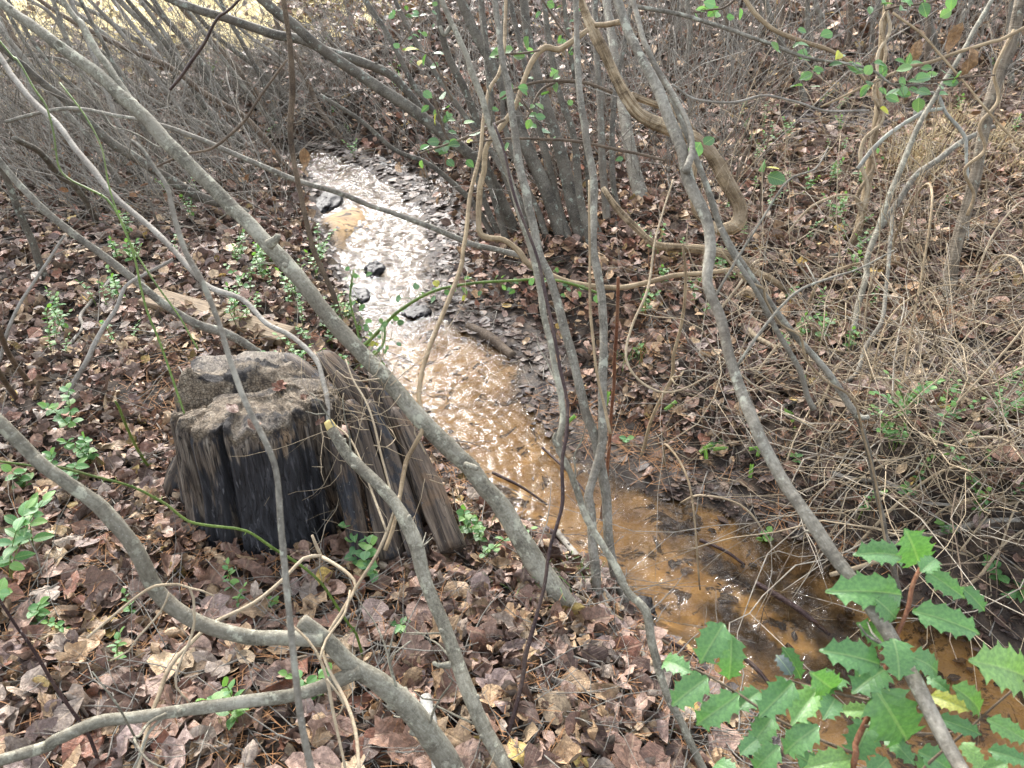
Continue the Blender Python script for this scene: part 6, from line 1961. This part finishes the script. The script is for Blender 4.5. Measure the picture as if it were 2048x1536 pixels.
hstem([(1480, 290), (1440, 370), (1395, 470), (1370, 600), (1310, 750), (1240, 950), (1190, 1100), (1130, 1250), (1060, 1400), (1040, 1560)], HD + .06, HD, .0028, .0046, True)
hstem([(-30, 900), (90, 945), (180, 985), (350, 1085), (500, 1185), (650, 1275), (900, 1390), (1050, 1450)], HD + .1, HD, .0016, .0026)
hstem([(640, 1010), (750, 1045), (850, 1075), (1000, 1110), (1180, 1150)], HD + .05, HD + .01, .0014, .0024)
hstem([(1850, 330), (1560, 350), (1440, 380)], HD + .08, HD + .05, .0010, .0018)
hstem([(1790, 1280), (1600, 1330), (1400, 1330), (1120, 1290)], HD + .06, HD, .0013, .0024)
hstem([(2080, 1000), (1900, 1150), (1700, 1330), (1500, 1500), (1400, 1620)], HD + .0, HD + .06, .0014, .0026)
G1, G2, G3, GY, GP = (.13, .27, .085), (.10, .22, .07), (.17, .32, .09), (.42, .42, .06), (.23, .39, .11)
HL = [((1440, 345), (1365, 150), 150, G1), ((1345, 290), (1070, 272), 130, G1), ((1355, 515), (915, 490), 190, G1), ((1190, 550), (1310, 665), 140, G1), ((1470, 375), (1710, 545), 130, G1), ((1690, 480), (1830, 620), 100, G2), ((1405, 610), (1810, 745), 180, G1),
      ((1450, 380), (1545, 300), 80, G1), ((1235, 800), (1085, 690), 110, G1), ((1220, 925), (870, 840), 180, G2), ((1240, 950), (1050, 1085), 140, G2), ((1290, 775), (1330, 1020), 200, G1), ((1400, 880), (1570, 980), 140, G1), ((290, 690), (150, 925), 170, G1), ((340, 765), (325, 1035), 145, G1),
      ((640, 830), (755, 1020), 100, G2), ((690, 990), (600, 870), 90, (.10, .12, .12)), ((-70, 900), (95, 965), 90, G1), ((195, 1005), (-20, 1170), 160, G1), ((375, 1110), (120, 1290), 150, G1), ((700, 1030), (500, 1235), 160, G2), ((845, 1070), (695, 1265), 120, G3), ((510, 1080), (375, 1185), 100, G2),
      ((950, 1090), (815, 990), 100, G1), ((950, 1120), (880, 1240), 90, G2), ((1145, 1200), (975, 1200), 90, GP), ((1190, 1085), (1390, 1410), 260, G1), ((1150, 1260), (1045, 1490), 180, G2), ((580, 1235), (460, 1390), 130, G1), ((840, 1290), (630, 1450), 150, G1), ((490, 1365), (385, 1455), 100, G2),
      ((610, 1410), (460, 1560), 130, G1), ((1040, 1470), (770, 1530), 130, GP), ((1495, 1110), (1725, 1195), 115, GY), ((1650, 1060), (1825, 1215), 115, G3), ((2080, 1000), (1760, 905), 200, GP), ((1840, 1250), (2080, 1380), 130, G3), ((1240, 1340), (1410, 1510), 120, G1), ((1440, 1440), (1650, 1560), 140, G2),
      ((1690, 1380), (1810, 1550), 120, GP), ((1840, 1430), (2080, 1500), 120, G2), ((1540, 1240), (1810, 1340), 110, G2), ((1480, 1000), (1620, 1090), 100, G2), ((720, 1460), (900, 1570), 120, G2), ((1250, 1480), (1130, 1600), 120, G1), ((240, 1500), (380, 1590), 90, G2), ((980, 990), (860, 1080), 80, G2),
      ((1550, 1420), (1430, 1560), 110, G1), ((1950, 1500), (1780, 1570), 100, G3)]
rg = np.random.default_rng(121)
for k, (a, b_, w, c) in enumerate(HL):
    d = HD + rg.uniform(-.03, .09)
    pa = at(*Z9(*a), d); pb = at(*Z9(*b_), d + rg.uniform(-.05, .02))
    L = np.linalg.norm(pb - pa)
    asp = (w / math.hypot(b_[0] - a[0], b_[1] - a[1])) / 0.62
    n = (CAM - pa); n = n / np.linalg.norm(n) * .9 + np.array([rg.normal(0, .22), 0, .55 + rg.normal(0, .2)])
    o = bpy.data.objects.new("leaf", HM[k % 5]); COL.objects.link(o); o.parent = holly
    o.matrix_local = Matrix.Translation(Vector(pa - hroot_p)) @ orient(n, pb - pa).to_4x4() @ Matrix.Diagonal((L * min(max(asp, .6), 1.5), L, L, 1))
    cc = np.array(c) * rg.uniform(.9, 1.12)
    o.color = (*cc, 1)
    if c is GY: o['label'] = "yellowing holly leaf"


# every single one of a look-alike set says which it is
ORD = ["leftmost", "second", "third", "fourth", "fifth", "sixth", "seventh", "eighth", "ninth", "tenth", "eleventh", "twelfth", "thirteenth", "fourteenth", "fifteenth", "sixteenth", "seventeenth", "eighteenth", "nineteenth", "twentieth", "twenty-first", "twenty-second", "twenty-third", "twenty-fourth"]
bpy.context.view_layer.update()
same = {}
for o in sc.objects:
    if o.parent is None and o.get('label') and o.get('group'):
        same.setdefault(o['label'], []).append(o)
for lab, os_ in same.items():
    if len(os_) > 1 and len(os_) <= len(ORD):
        os_.sort(key=lambda o: pix(o.matrix_world.translation)[0])
        for k, o in enumerate(os_):
            if len(lab.split()) > 13: lab = lab.split(' ', 1)[1]
            o['label'] = lab + (", " + ("leftmost" if k == 0 else ORD[k] + " from left" if k < len(os_) - 1 else "rightmost"))
